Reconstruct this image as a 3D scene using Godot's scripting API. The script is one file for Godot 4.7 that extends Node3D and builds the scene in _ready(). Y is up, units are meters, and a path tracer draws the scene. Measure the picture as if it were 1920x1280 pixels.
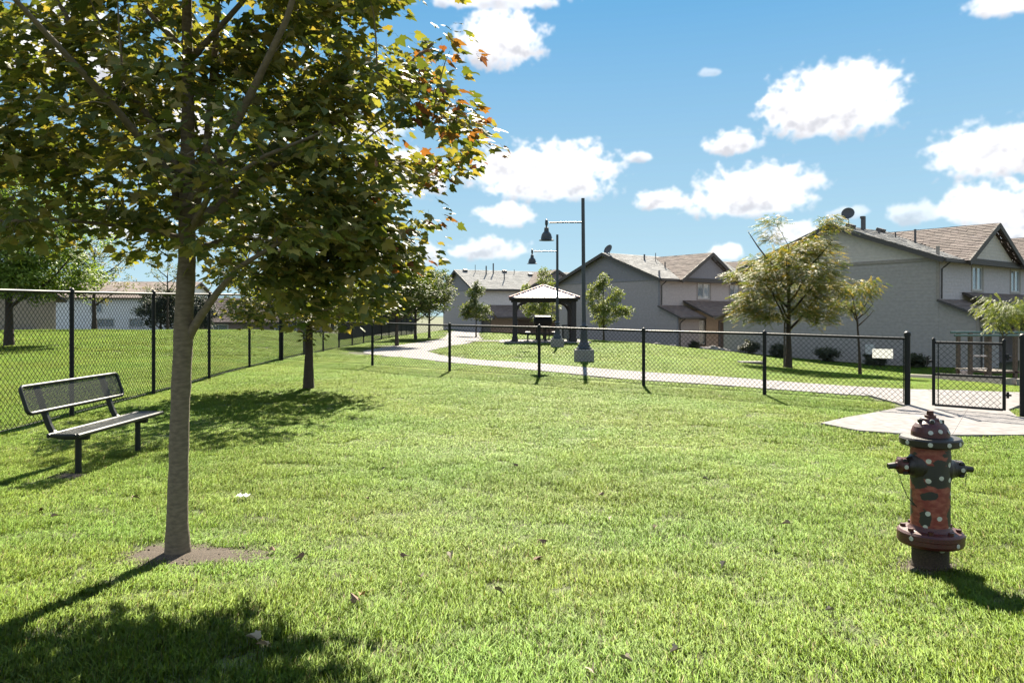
extends Node3D
# A fenced dog park: near lawn with maples, a bench and a painted hydrant; beyond the fence a path, lamps, a gazebo and townhouses.
# World: x right, y up, -z ahead. Plans below use (x, d) with d = metres ahead of the camera, z = -d.

const EYE := 1.65
var rng := RandomNumberGenerator.new()
var M := {}

# ---------------------------------------------------------------- mesh builder
class MB:
	var v := PackedVector3Array()
	var n := PackedVector3Array()
	var c := PackedColorArray()
	var uv := PackedVector2Array()
	var idx := PackedInt32Array()
	var col := Color.WHITE
	func vert(p: Vector3, nn: Vector3, u := Vector2.ZERO) -> int:
		v.append(p); n.append(nn); c.append(col); uv.append(u)
		return v.size() - 1
	func tri(a: Vector3, b: Vector3, d: Vector3) -> void:
		var nn := (b - a).cross(d - a).normalized()
		var i := vert(a, nn); vert(b, nn); vert(d, nn)
		idx.append_array(PackedInt32Array([i, i + 2, i + 1]))
	func quad(a: Vector3, b: Vector3, d: Vector3, e: Vector3) -> void:
		var nn := (d - a).cross(e - b).normalized()
		var i := vert(a, nn, Vector2(0, 1)); vert(b, nn, Vector2(1, 1)); vert(d, nn, Vector2(1, 0)); vert(e, nn, Vector2(0, 0))
		idx.append_array(PackedInt32Array([i, i + 2, i + 1, i, i + 3, i + 2]))
	func face(p: Array, away: Vector3) -> void:      # a flat face turned so that it looks away from a point inside
		var nn: Vector3 = (p[1] - p[0]).cross(p[2] - p[0])
		var q := p.duplicate()
		if nn.dot((p[0] + p[2]) * 0.5 - away) < 0.0:
			q.reverse()
		if q.size() == 3: tri(q[0], q[1], q[2])
		else: quad(q[0], q[1], q[2], q[3])
	func box(at: Vector3, size: Vector3, bas := Basis.IDENTITY, bevel := 0.0) -> void:
		var h := size * 0.5
		var b: float = minf(bevel, minf(h.x, minf(h.y, h.z)) * 0.9)
		var P := func(ax: int, s: Vector3) -> Vector3:
			var q := Vector3(s.x * (h.x - b), s.y * (h.y - b), s.z * (h.z - b))
			q[ax] = s[ax] * h[ax]
			return at + bas * q
		for ax in 3:
			var u := (ax + 1) % 3
			var w := (ax + 2) % 3
			for s in [-1.0, 1.0]:
				var pts := []
				for k in [[-1, -1], [1, -1], [1, 1], [-1, 1]]:
					var g := Vector3.ZERO
					g[ax] = s; g[u] = k[0]; g[w] = k[1]
					pts.append(P.call(ax, g))
				face(pts, at)
				if b > 0.0:
					for t in [-1.0, 1.0]:
						var g0 := Vector3.ZERO
						g0[ax] = s; g0[u] = t; g0[w] = -1
						var g1 := g0
						g1[w] = 1
						face([P.call(ax, g0), P.call(ax, g1), P.call(u, g1), P.call(u, g0)], at)
		if b > 0.0:
			for sx in [-1, 1]:
				for sy in [-1, 1]:
					for sz in [-1, 1]:
						var g := Vector3(sx, sy, sz)
						face([P.call(0, g), P.call(1, g), P.call(2, g)], at)
	func bar(a: Vector3, b: Vector3, w: float, h: float, up := Vector3.UP, bevel := 0.0) -> void:   # a squared bar from a to b
		var x := (b - a).normalized()
		var z := x.cross(up).normalized()
		box((a + b) * 0.5, Vector3(a.distance_to(b), h, w), Basis(x, z.cross(x), z), bevel)
	func tube(p: Array, r: Array, sides := 8, cap := true) -> void:
		var t0: Vector3 = (p[1] - p[0]).normalized()
		var side := t0.cross(Vector3.UP if absf(t0.y) < 0.9 else Vector3.RIGHT).normalized()
		var first := v.size()
		var m := p.size()
		for i in m:
			var t: Vector3 = (p[mini(i + 1, m - 1)] - p[maxi(i - 1, 0)]).normalized()
			side = (side - t * side.dot(t)).normalized()
			var up := side.cross(t)
			for k in sides:
				var a := TAU * k / sides
				var nn := side * cos(a) + up * sin(a)
				vert(p[i] + nn * float(r[i]), nn, Vector2(float(k) / sides, float(i) / m))
		for i in m - 1:
			for k in sides:
				var a := first + i * sides + k
				var b := first + i * sides + (k + 1) % sides
				idx.append_array(PackedInt32Array([a, b, a + sides, b, b + sides, a + sides]))
		if cap:
			for e in [0, m - 1]:
				var t: Vector3 = (p[1] - p[0]).normalized() * -1.0 if e == 0 else (p[m - 1] - p[m - 2]).normalized()
				var o := vert(p[e], t)
				for k in sides: vert(v[first + e * sides + k], t)
				for k in sides:
					var a := o + 1 + k
					var b := o + 1 + (k + 1) % sides
					idx.append_array(PackedInt32Array([o, b, a] if e == 0 else [o, a, b]))
	func rod(a: Vector3, b: Vector3, r: float, sides := 8) -> void:
		tube([a, b], [r, r], sides, true)
	func wire(a: Vector3, b: Vector3, r: float) -> void:
		tube([a, b], [r, r], 3, false)
	func lathe(prof: Array, sides := 24, at := Vector3.ZERO, bas := Basis.IDENTITY) -> void:   # prof of (radius, height), each step with its own edge
		var total := 0.0
		for i in prof.size() - 1: total += prof[i].distance_to(prof[i + 1])
		var lo: float = prof[0].y
		var hi: float = prof[prof.size() - 1].y
		for i in prof.size() - 1:
			var a: Vector2 = prof[i]
			var b: Vector2 = prof[i + 1]
			var nr := Vector2(b.y - a.y, a.x - b.x).normalized()
			var first := v.size()
			for k in sides + 1:
				var ang := TAU * k / sides
				var d := Vector3(sin(ang), 0, cos(ang))
				var nn := bas * (d * nr.x + Vector3.UP * nr.y)
				vert(at + bas * (d * a.x + Vector3.UP * a.y), nn, Vector2(float(k) / sides, 1.0 - (a.y - lo) / maxf(hi - lo, 0.001)))
				vert(at + bas * (d * b.x + Vector3.UP * b.y), nn, Vector2(float(k) / sides, 1.0 - (b.y - lo) / maxf(hi - lo, 0.001)))
			for k in sides:
				var q := first + k * 2
				idx.append_array(PackedInt32Array([q, q + 1, q + 2, q + 2, q + 1, q + 3]))
	func mesh(mat: Material = null) -> ArrayMesh:
		var arr := []
		arr.resize(Mesh.ARRAY_MAX)
		arr[Mesh.ARRAY_VERTEX] = v; arr[Mesh.ARRAY_NORMAL] = n; arr[Mesh.ARRAY_COLOR] = c; arr[Mesh.ARRAY_TEX_UV] = uv; arr[Mesh.ARRAY_INDEX] = idx
		var m := ArrayMesh.new()
		m.add_surface_from_arrays(Mesh.PRIMITIVE_TRIANGLES, arr)
		if mat: m.surface_set_material(0, mat)
		return m

# ---------------------------------------------------------------- scene helpers
var taken := {}
func numbered(called: String) -> String:
	var k: int = taken.get(called, -1) + 1
	taken[called] = k
	return called if k == 0 else "%s_%03d" % [called, k]
func tag(o: Node, label: String, category := "", group := "", kind := "") -> Node:
	if label: o.set_meta("label", label)
	if category: o.set_meta("category", category)
	if group: o.set_meta("group", group)
	if kind: o.set_meta("kind", kind)
	return o
func thing(called: String, at: Vector3, label: String, category: String, group := "", turn := 0.0) -> Node3D:
	var o := Node3D.new()
	o.name = numbered(called)
	add_child(o)
	o.position = at
	o.rotation.y = turn
	tag(o, label, category, group)
	return o
func part(called: String, mb, mat: Material, parent: Node, kind := "") -> MeshInstance3D:
	var o := MeshInstance3D.new()
	o.name = called
	o.mesh = mb.mesh() if mb is MB else mb
	o.material_override = mat
	parent.add_child(o, true)
	if kind: o.set_meta("kind", kind)
	return o
func structure(called: String, mb, mat: Material) -> MeshInstance3D:
	var o := part(numbered(called), mb, mat, self, "structure")
	return o
func rf(a: float, b: float) -> float: return rng.randf_range(a, b)
func rdir() -> Vector3:
	var y := rf(-1, 1)
	var a := rf(0, TAU)
	var q := sqrt(1.0 - y * y)
	return Vector3(cos(a) * q, y, sin(a) * q)
func W(x: float, d: float, y := 0.0) -> Vector3: return Vector3(x, y, -d)
func G(x: float, d: float) -> Vector3: return Vector3(x, H(x, d), -d)
func px(x: float, y: float, d: float) -> Vector3: return Vector3((x - 960.0) / 1400.0 * d, EYE - (y - 592.0) / 1400.0 * d, -d)
func H(x: float, d: float) -> float:        # the lie of the land
	var y := 0.12 * 0.5 * log(1.0 + exp((4.9 - d) / 0.5)) if d < 12.0 else 0.0
	y += 0.27 * smoothstep(9.0, 23.0, d)
	y -= 1.1 * smoothstep(3.0, 19.0, x) * smoothstep(13.0, 26.0, d)
	y -= 0.55 * smoothstep(42.0, 56.0, d) * smoothstep(-8.0, 6.0, x) * (1.0 - 0.8 * smoothstep(10.0, 19.0, x))
	y += 0.45 * smoothstep(-8.0, -18.0, x) * smoothstep(15.0, 45.0, d) - 1.0 * smoothstep(-6.0, -12.0, x) * smoothstep(48.0, 70.0, d)
	y += 0.02 * sin(x * 0.9 + d * 0.35) * sin(d * 0.7 - x * 0.3)
	return y

func lin(r: float, g: float, b: float) -> Color: return Color(r, g, b).linear_to_srgb()
func noise_tex(freq: float, ca: Color, cb: Color, octaves := 4, size := 512, sd := 1) -> NoiseTexture2D:
	var nz := FastNoiseLite.new()
	nz.seed = sd
	nz.noise_type = FastNoiseLite.TYPE_SIMPLEX_SMOOTH
	nz.frequency = freq
	nz.fractal_octaves = octaves
	var t := NoiseTexture2D.new()
	t.width = size; t.height = size; t.seamless = true; t.noise = nz
	var g := Gradient.new()
	g.set_color(0, ca); g.set_color(1, cb)
	t.color_ramp = g
	return t
func mat(c: Color, rough := 0.8, metal := 0.0) -> StandardMaterial3D:
	var m := StandardMaterial3D.new()
	m.albedo_color = c
	m.roughness = rough
	m.metallic = metal
	return m
func grained(c: Color, amount: float, freq: float, scale: float, rough := 0.85, relief := 0.0, sd := 1, oct := 4) -> StandardMaterial3D:   # a colour with a grain of its own, laid on by position
	var m := mat(c, rough)
	var lo := 1.0 - amount
	m.albedo_texture = noise_tex(freq, Color(lo, lo, lo), Color(1, 1, 1), oct, 512, sd)
	m.uv1_triplanar = true
	m.uv1_world_triplanar = true
	m.uv1_scale = Vector3.ONE * scale
	if relief > 0.0:
		m.heightmap_enabled = true
		m.heightmap_texture = m.albedo_texture
		m.heightmap_scale = relief
	return m
func leafy(back: Color, rough := 0.55) -> StandardMaterial3D:
	var m := mat(Color.WHITE, rough)
	m.vertex_color_use_as_albedo = true
	m.backlight_enabled = true
	m.backlight = back
	return m
func tinted(rough := 0.9) -> StandardMaterial3D:
	var m := mat(Color.WHITE, rough)
	m.vertex_color_use_as_albedo = true
	return m
func multi(called: String, mesh: Mesh, where: Array, tints: Array, material: Material, parent: Node) -> MultiMeshInstance3D:
	var mm := MultiMesh.new()
	mm.transform_format = MultiMesh.TRANSFORM_3D
	mm.use_colors = true
	mm.mesh = mesh
	mm.instance_count = where.size()
	for i in where.size():
		mm.set_instance_transform(i, where[i])
		mm.set_instance_color(i, tints[i])
	var o := MultiMeshInstance3D.new()
	o.name = called
	o.multimesh = mm
	o.material_override = material
	parent.add_child(o, true)
	o.set_meta("kind", "stuff")
	return o

# ---------------------------------------------------------------- sky
func make_sky() -> PanoramaSkyMaterial:
	var w := 4096
	var h := 2048
	var im := Image.create(w, h, false, Image.FORMAT_RGB8)
	var skycol := func(el: float) -> Vector3:      # linear
		var t := clampf(el / 90.0, 0.0, 1.0)
		var lo := Vector3(0.27, 0.37, 0.40)
		var mid := Vector3(0.072, 0.195, 0.335)
		var top := Vector3(0.03, 0.12, 0.27)
		if t < 0.25: return lo.lerp(mid, pow(t / 0.25, 0.75))
		return mid.lerp(top, (t - 0.25) / 0.75)
	for y in h:
		var el := 90.0 - 180.0 * (y + 0.5) / h
		var q: Vector3 = skycol.call(el) if el > -1.0 else Vector3(0.22, 0.27, 0.2)
		im.fill_rect(Rect2i(0, y, w, 1), lin(q.x, q.y, q.z))
	var nz := FastNoiseLite.new()
	nz.seed = 7
	nz.noise_type = FastNoiseLite.TYPE_SIMPLEX_SMOOTH
	nz.frequency = 0.32
	nz.fractal_octaves = 6
	nz.fractal_gain = 0.56
	var nz2 := FastNoiseLite.new()
	nz2.seed = 19
	nz2.frequency = 0.16
	nz2.fractal_octaves = 4
	# clouds in view: centre and half-size in photograph pixels, turned into azimuth and elevation
	var list := []
	for a in [[935, 78, 80, 62, 1.0], [1570, 172, 115, 48, 1.0], [1560, 215, 120, 52, 1.0], [1480, 205, 50, 40, .9], [1370, 271, 50, 24, 1.0], [1060, 315, 100, 50, 1.0], [960, 320, 95, 50, 1.0], [1030, 355, 120, 32, .9], [1420, 350, 108, 42, 1.0], [1400, 385, 120, 30, .9], [1245, 377, 56, 22, 1.0],
			[1870, 290, 115, 50, 1.0], [1850, 390, 80, 42, 1.0], [1930, 410, 80, 60, .9], [1895, 6, 70, 22, 1.0], [945, 408, 55, 26, .9], [915, 470, 80, 24, .8], [1715, 402, 55, 22, .55], [1490, 440, 60, 22, .8], [1362, 474, 34, 20, .9], [1195, 295, 28, 12, .8], [1590, 400, 36, 14, .45],
			[60, 110, 75, 50, 1.0], [185, 135, 60, 38, 1.0], [330, 225, 90, 55, 1.0], [140, 30, 75, 30, .9], [620, 240, 130, 40, .9], [760, 330, 90, 50, 1.0], [215, 430, 60, 24, .8], [120, 560, 100, 30, .5], [930, 5, 120, 16, .8], [760, 480, 90, 24, .7], [480, 430, 100, 40, .8], [1330, 137, 22, 9, .4]]:
		var az := rad_to_deg(atan((a[0] - 960.0) / 1400.0))
		var el := rad_to_deg(atan((592.0 - a[1]) / 1400.0 * cos(deg_to_rad(az))))
		list.append([az, el, rad_to_deg(a[2] / 1400.0) * cos(deg_to_rad(az)), rad_to_deg(a[3] / 1400.0), a[4]])
	var sr := RandomNumberGenerator.new()
	sr.seed = 5
	for k in 230:                                   # the same kind of clouds all round
		var az := sr.randf_range(40.0, 320.0)
		var el := pow(sr.randf(), 1.6) * 55.0 + 3.0
		var s := sr.randf_range(1.2, 4.5) * (0.6 + el / 40.0)
		var side := s * 2.0 / maxf(cos(deg_to_rad(el)), 0.3)
		if el - s < 27.0 and (az - side < 37.0 or az + side > 323.0): continue
		list.append([az, el, s * 1.5, s * 0.75, sr.randf_range(0.7, 1.0)])
	for a in list:
		var rx: float = a[2] * 1.25
		var ry: float = a[3] * 1.3
		var squeeze := maxf(cos(deg_to_rad(a[1])), 0.3)
		var x0 := int(floor((a[0] - rx / squeeze) / 360.0 * w))
		var x1 := int(ceil((a[0] + rx / squeeze) / 360.0 * w))
		var y0 := int(floor((90.0 - a[1] - ry) / 180.0 * h))
		var y1 := int(ceil((90.0 - a[1] + ry) / 180.0 * h))
		for y in range(maxi(y0, 0), mini(y1, h / 2 - 2)):
			var el := 90.0 - 180.0 * (y + 0.5) / h
			for x in range(x0, x1):
				var az := (x + 0.5) / w * 360.0
				var dx: float = (az - a[0]) * squeeze / a[2]
				var dy: float = (el - a[1]) / a[3]
				if dy < 0.0: dy *= 1.35                # flatter below
				var body := 1.0 - sqrt(dx * dx + dy * dy)
				if body < -0.35: continue
				var q := nz.get_noise_2d(az * 2.2, el * 2.6)
				var big := nz2.get_noise_2d(az * 2.0 + 50.0, el * 2.4)
				var dens := body * 1.05 + q * 0.5 + big * 0.2 + 0.16
				var al: float = smoothstep(0.0, 0.55, dens) * a[4]
				if al <= 0.003: continue
				var xx := posmod(x, w)
				var was := im.get_pixel(xx, y).srgb_to_linear()
				# cloud matter: white crowns, thicker bellies let less light through
				var thick: float = clampf(dens * 0.6 - dy * 0.7 - 0.2 + big * 0.6 + q * 0.5, 0.0, 1.0)
				var white := Color(0.56, 0.555, 0.56).lerp(Color(0.31, 0.315, 0.34), thick)
				var now := was.lerp(white, al)
				im.set_pixel(xx, y, now.linear_to_srgb())
	var s := PanoramaSkyMaterial.new()
	s.panorama = ImageTexture.create_from_image(im)
	return s

func _ready() -> void:
	rng.seed = 11
	# camera: level, 1.65 m up, lens shifted so that the horizon lies a little above the middle
	var cam := Camera3D.new()
	cam.name = "camera"
	add_child(cam)
	cam.position = Vector3(0, EYE, 0)
	cam.set_frustum(1280.0 / 1400.0 * 0.1, Vector2(0, -48.0 / 1400.0 * 0.1), 0.1, 1500.0)
	cam.current = true
	var env := Environment.new()
	env.background_mode = Environment.BG_SKY
	env.sky = Sky.new()
	env.sky.sky_material = make_sky()
	env.background_energy_multiplier = 0.64
	env.tonemap_mode = Environment.TONE_MAPPER_LINEAR
	env.tonemap_exposure = 3.75
	env.sdfgi_enabled = true
	env.ssao_enabled = true
	env.ssil_enabled = true
	var we := WorldEnvironment.new()
	we.name = "environment"
	we.environment = env
	add_child(we)
	var sun := DirectionalLight3D.new()
	sun.name = "sun"
	add_child(sun)
	var to_sun := Vector3(0.085, 0.83, -1.0).normalized()
	sun.look_at_from_position(to_sun * 50.0, Vector3.ZERO, Vector3.UP)
	sun.light_energy = 1.6
	sun.light_color = Color(1.0, 0.96, 0.88)
	sun.light_angular_distance = 0.5
	sun.shadow_enabled = true
	materials()
	ground()
	houses()
	far_left()
	fences()
	trees()
	gazebo()
	lamps()
	bench()
	hydrant()
	playground()
	small_things()
	grass()

func materials() -> void:
	M.concrete = grained(lin(0.245, 0.225, 0.225), 0.3, 0.02, 0.5, 0.9, 0.15, 3, 5)
	M.block = grained(lin(0.34, 0.32, 0.29), 0.3, 0.03, 1.1, 0.95, 0.3, 4, 5)
	M.soil = grained(lin(0.165, 0.125, 0.09), 0.65, 0.05, 2.5, 1.0, 1.2, 5, 5)
	M.thatch = grained(lin(0.115, 0.13, 0.045), 0.45, 0.04, 1.5, 1.0, 0.6, 6, 5)
	M.black_steel = grained(lin(0.014, 0.015, 0.015), 0.35, 0.05, 3.0, 0.5, 0.0, 8)
	M.black_steel.metallic_specular = 0.35
	M.mesh_wire = mat(lin(0.014, 0.018, 0.016), 0.5)
	M.mesh_wire.metallic_specular = 0.35
	M.screen = grained(lin(0.035, 0.036, 0.042), 0.2, 0.03, 1.0, 0.95, 0.0, 9)
	M.bench_coat = grained(lin(0.02, 0.024, 0.023), 0.25, 0.05, 3.0, 0.45, 0.0, 7)
	M.bench_coat.metallic_specular = 0.4
	M.lamp_steel = grained(lin(0.035, 0.042, 0.05), 0.25, 0.04, 1.0, 0.42, 0.0, 10)
	M.timber = grained(lin(0.055, 0.045, 0.045), 0.4, 0.02, 1.4, 0.85, 0.1, 11)
	M.play_wood = grained(lin(0.15, 0.115, 0.085), 0.4, 0.02, 1.6, 0.85, 0.1, 12)
	M.green_paint = grained(lin(0.07, 0.14, 0.125), 0.2, 0.03, 1.0, 0.4, 0.0, 13)
	M.metal_roof = grained(lin(0.48, 0.435, 0.42), 0.1, 0.02, 0.8, 0.45, 0.0, 14)
	M.red_trim = mat(lin(0.30, 0.06, 0.045), 0.5)
	M.bark = grained(lin(0.235, 0.185, 0.13), 0.33, 0.02, 2.2, 0.95, 0.25, 15, 5)
	M.bark.uv1_scale = Vector3(1.6, 3.6, 1.6)
	M.bark_dark = grained(lin(0.10, 0.07, 0.05), 0.55, 0.03, 2.5, 0.95, 0.6, 16, 5)
	M.glass = mat(Color(0.75, 0.8, 0.85, 0.22), 0.03)
	M.glass.transparency = BaseMaterial3D.TRANSPARENCY_ALPHA
	M.dark_room = mat(lin(0.03, 0.032, 0.036), 0.9)
	M.blind = mat(lin(0.45, 0.46, 0.48), 0.8)
	M.white_frame = mat(lin(0.5, 0.49, 0.48), 0.5)
	M.leaf = leafy(Color(1.0, 0.97, 0.6))
	M.small_leaf = leafy(Color(0.95, 0.95, 0.6))
	M.blade = leafy(Color(1.0, 1.0, 0.5), 0.6)
	M.blade.metallic_specular = 0.3
	M.tint = tinted(0.92)
	M.roof_tint = tinted(0.95)
	M.trim = grained(lin(0.075, 0.065, 0.06), 0.2, 0.03, 0.8, 0.7, 0.0, 17)
	M.pipe = mat(lin(0.06, 0.06, 0.065), 0.6)
	M.rock = grained(lin(0.42, 0.38, 0.35), 0.4, 0.03, 1.5, 0.95, 0.4, 18)

# ---------------------------------------------------------------- land and paving
func sheet(mb: MB, x0: float, x1: float, d0: float, d1: float, nx: int, nd: int) -> void:
	var first := mb.v.size()
	for j in nd + 1:
		for i in nx + 1:
			var x := lerpf(x0, x1, float(i) / nx)
			var d := lerpf(d0, d1, float(j) / nd)
			mb.vert(G(x, d), Vector3(H(x - 0.2, d) - H(x + 0.2, d), 0.4, H(x, d + 0.2) - H(x, d - 0.2)).normalized())
	for j in nd:
		for i in nx:
			var a := first + j * (nx + 1) + i
			mb.idx.append_array(PackedInt32Array([a, a + nx + 1, a + 1, a + 1, a + nx + 1, a + nx + 2]))
var path_line := [Vector2(-4.4, 72), Vector2(-3.9, 60), Vector2(-3.2, 50), Vector2(-3.1, 43), Vector2(-3.6, 37), Vector2(-4.35, 32), Vector2(-4.5, 28.4), Vector2(-3.3, 25.4), Vector2(-1.4, 22.6), Vector2(0.7, 20.2), Vector2(3.05, 18.1), Vector2(5.5, 16.4), Vector2(8.0, 14.9), Vector2(11.5, 13.8), Vector2(17, 13.2), Vector2(26, 13.4)]
var path_pts: Array = []
const PAD := [Vector2(4.62, 11.15), Vector2(5.3, 11.75), Vector2(5.9, 12.2), Vector2(6.95, 13.1), Vector2(7.0, 14.95), Vector2(9.6, 13.75), Vector2(8.35, 12.55), Vector2(7.95, 11.75), Vector2(8.3, 11.1), Vector2(10.5, 10.5), Vector2(10.5, 10.0), Vector2(7.0, 10.1), Vector2(5.6, 10.2), Vector2(4.9, 10.55)]
func path_half(d: float) -> float: return 0.78 + 0.5 * smoothstep(23.0, 30.0, d)
func near_path(p: Vector2) -> float:
	var best := 1e9
	for i in path_pts.size() - 1:
		var q := Geometry2D.get_closest_point_to_segment(p, path_pts[i], path_pts[i + 1])
		best = minf(best, p.distance_to(q) - path_half(q.y))
	return best
func ground() -> void:
	var mb := MB.new()
	sheet(mb, -70, 70, 0.5, 100, 200, 150)
	structure("lawn_ground", mb, M.thatch)
	var far := MB.new()
	for r in [[-1400, 1400, 100, 1300], [-1400, -70, -300, 100], [70, 1400, -300, 100], [-70, 70, -300, 0.5]]:
		far.quad(Vector3(r[0], -0.9, -r[2]), Vector3(r[1], -0.9, -r[2]), Vector3(r[1], -0.9, -r[3]), Vector3(r[0], -0.9, -r[3]))
	structure("ground", far, M.thatch)
	# the concrete path, slab after slab with open joints
	var cv := Curve2D.new()
	for i in path_line.size():
		var a: Vector2 = path_line[maxi(i - 1, 0)]
		var b: Vector2 = path_line[mini(i + 1, path_line.size() - 1)]
		cv.add_point(path_line[i], -(b - a) / 6.0, (b - a) / 6.0)
	path_pts = Array(cv.tessellate_even_length(5, 0.5))
	var road := Node3D.new()
	road.name = "path"
	add_child(road)
	road.set_meta("kind", "structure")
	var total := cv.get_baked_length()
	var at := 0.0
	while at < total - 0.1:
		var step := minf(1.5, total - at)
		var slab := MB.new()
		var rows := []
		for k in 4:
			var s := clampf(at + 0.008 + (step - 0.016) * k / 3.0, 0.0, total)
			var p := cv.sample_baked(s)
			var t := (cv.sample_baked(minf(s + 0.05, total)) - cv.sample_baked(maxf(s - 0.05, 0.0))).normalized()
			var nrm := Vector2(-t.y, t.x)
			var hw := path_half(p.y)
			var l := p + nrm * hw
			var r := p - nrm * hw
			rows.append([G(l.x, l.y) + Vector3.UP * 0.022, G(r.x, r.y) + Vector3.UP * 0.022])
		for k in 3:
			var a: Array = rows[k]
			var b: Array = rows[k + 1]
			var inside: Vector3 = (a[0] + b[1]) * 0.5 + Vector3.DOWN
			slab.face([a[0], a[1], b[1], b[0]], inside)
			for e in 2:
				slab.face([a[e], b[e], b[e] + Vector3.DOWN * 0.15, a[e] + Vector3.DOWN * 0.15], inside + Vector3.UP * 0.9)
		for e in [0, 3]:
			var a: Array = rows[e]
			slab.face([a[0], a[1], a[1] + Vector3.DOWN * 0.15, a[0] + Vector3.DOWN * 0.15], (rows[1][0] + rows[2][1]) * 0.5 + Vector3.DOWN * 0.05)
		part("slab", slab, M.concrete, road)
		at += step
	# the pad inside the gate
	var pad := Node3D.new()
	pad.name = numbered("pavement")
	add_child(pad)
	pad.set_meta("kind", "structure")
	var poly := PackedVector2Array(PAD)
	var ca := Vector2(0.82, -0.57)
	var cb := Vector2(0.57, 0.82)
	for i in range(-4, 5):
		for j in range(-3, 4):
			var c0 := Vector2(7.0, 11.6) + ca * i * 1.55 + cb * j * 1.55
			var cell := PackedVector2Array([c0 + (ca + cb) * 0.002, c0 + ca * 1.548 + cb * 0.002, c0 + (ca + cb) * 1.548, c0 + cb * 1.548 + ca * 0.002])
			for piece in Geometry2D.intersect_polygons(poly, cell):
				var tri := Geometry2D.triangulate_polygon(piece)
				if tri.is_empty(): continue
				var mid := Vector2.ZERO
				for p in piece: mid += p / piece.size()
				var sl := MB.new()
				for k in range(0, tri.size(), 3):
					var q := []
					for m in 3: q.append(G(piece[tri[k + m]].x, piece[tri[k + m]].y) + Vector3.UP * 0.034)
					sl.face(q, q[0] + Vector3.DOWN)
				for k in piece.size():
					var e: Vector2 = piece[k]
					var f: Vector2 = piece[(k + 1) % piece.size()]
					sl.face([G(e.x, e.y) + Vector3.UP * 0.034, G(f.x, f.y) + Vector3.UP * 0.034, G(f.x, f.y) + Vector3.DOWN * 0.1, G(e.x, e.y) + Vector3.DOWN * 0.1], W(mid.x, mid.y, 0.0))
				part("slab", sl, M.concrete, pad)
	# bare soil round the near maple and the hydrant
	for q in [[-2.2, 5.0, 0.54, 0.26, 3], [2.62, 4.77, 0.26, 0.2, 8], [-4.54, 7.72, 0.22, 0.16, 12]]:
		var s := MB.new()
		var nz := FastNoiseLite.new()
		nz.seed = q[4]
		nz.frequency = 0.9
		var ring := []
		for k in 40:
			var a := TAU * k / 40.0
			var r := 1.0 + 0.45 * nz.get_noise_2d(cos(a) * 2.0, sin(a) * 2.0)
			ring.append(G(q[0] + cos(a) * q[2] * r, q[1] + sin(a) * q[3] * r) + Vector3.UP * 0.006)
		var mid: Vector3 = G(q[0], q[1]) + Vector3.UP * 0.022
		for k in 40:
			s.face([mid, ring[k], ring[(k + 1) % 40]], mid + Vector3.DOWN)
		var so := structure("bare_soil", s, M.soil)
		var cr := MB.new()
		for k in 60:                                # loose crumbs of earth
			var a := rf(0, TAU)
			var r := sqrt(rng.randf()) * 1.05
			var g := G(q[0] + cos(a) * q[2] * r, q[1] + sin(a) * q[3] * r) + Vector3.UP * 0.012
			var z := rf(0.004, 0.013)
			cr.box(g, Vector3(z * rf(0.8, 1.8), z, z * rf(0.8, 1.5)), Basis.from_euler(Vector3(rf(0, 3), rf(0, 3), rf(0, 3))), z * 0.25)
		part("crumbs", cr, M.soil, so, "stuff")
	# gazebo floor
	var gz := MB.new()
	gz.box(G(1.65, 39.4) + Vector3.UP * 0.0, Vector3(4.6, 0.12, 4.2))
	gz.box(G(-1.3, 40.2) + Vector3.UP * 0.0, Vector3(2.4, 0.1, 1.4))
	structure("pavement", gz, M.concrete)

# ---------------------------------------------------------------- grass
func in_pad(p: Vector2) -> bool: return Geometry2D.is_point_in_polygon(p, PackedVector2Array(PAD))
func blades(count: int, half: float, tall: float, wide: float, sd: int) -> ArrayMesh:
	var r := RandomNumberGenerator.new()
	r.seed = sd
	var mb := MB.new()
	for k in count:
		var p := Vector3(r.randf_range(-half, half), -0.005, r.randf_range(-half, half))
		var a := r.randf() * TAU
		var lean := r.randf_range(0.15, 1.35)
		var h := tall * r.randf_range(0.5, 1.15)
		var w := wide * r.randf_range(0.7, 1.3)
		var d := Vector3(cos(a), 0, sin(a))
		var s := Vector3(-d.z, 0, d.x).rotated(Vector3.UP, r.randf_range(-0.6, 0.6)) * w * 0.5
		var t := r.randf()
		var c := Color(0.215, 0.365, 0.07).lerp(Color(0.345, 0.47, 0.10), t)
		if r.randf() < 0.05: c = Color(0.40, 0.35, 0.19)
		mb.col = c * r.randf_range(0.7, 1.2)
		var m := p + Vector3.UP * h * 0.55 + d * h * lean * 0.28
		var e := p + Vector3.UP * h * (1.0 - 0.22 * lean) + d * h * lean * 0.85
		var n0 := (Vector3.UP * 0.35 + d).normalized()
		var i := mb.vert(p - s, n0)
		mb.vert(p + s, n0)
		mb.vert(m + s * 0.8, n0)
		mb.vert(m - s * 0.8, n0)
		mb.vert(e, (Vector3.UP + d * 0.3).normalized())
		mb.idx.append_array(PackedInt32Array([i, i + 2, i + 1, i, i + 3, i + 2, i + 3, i + 4, i + 2]))
	return mb.mesh()
func soil_at(p: Vector2) -> bool:
	for q in [[-2.2, 5.0, 0.52, 0.23], [2.62, 4.75, 0.24, 0.17], [-4.54, 7.72, 0.2, 0.13]]:
		var e := Vector2((p.x - q[0]) / q[2], (p.y - q[1]) / q[3])
		if e.length() < 1.0 + 0.25 * sin(p.x * 23.0) * cos(p.y * 31.0): return true
	return false
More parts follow.
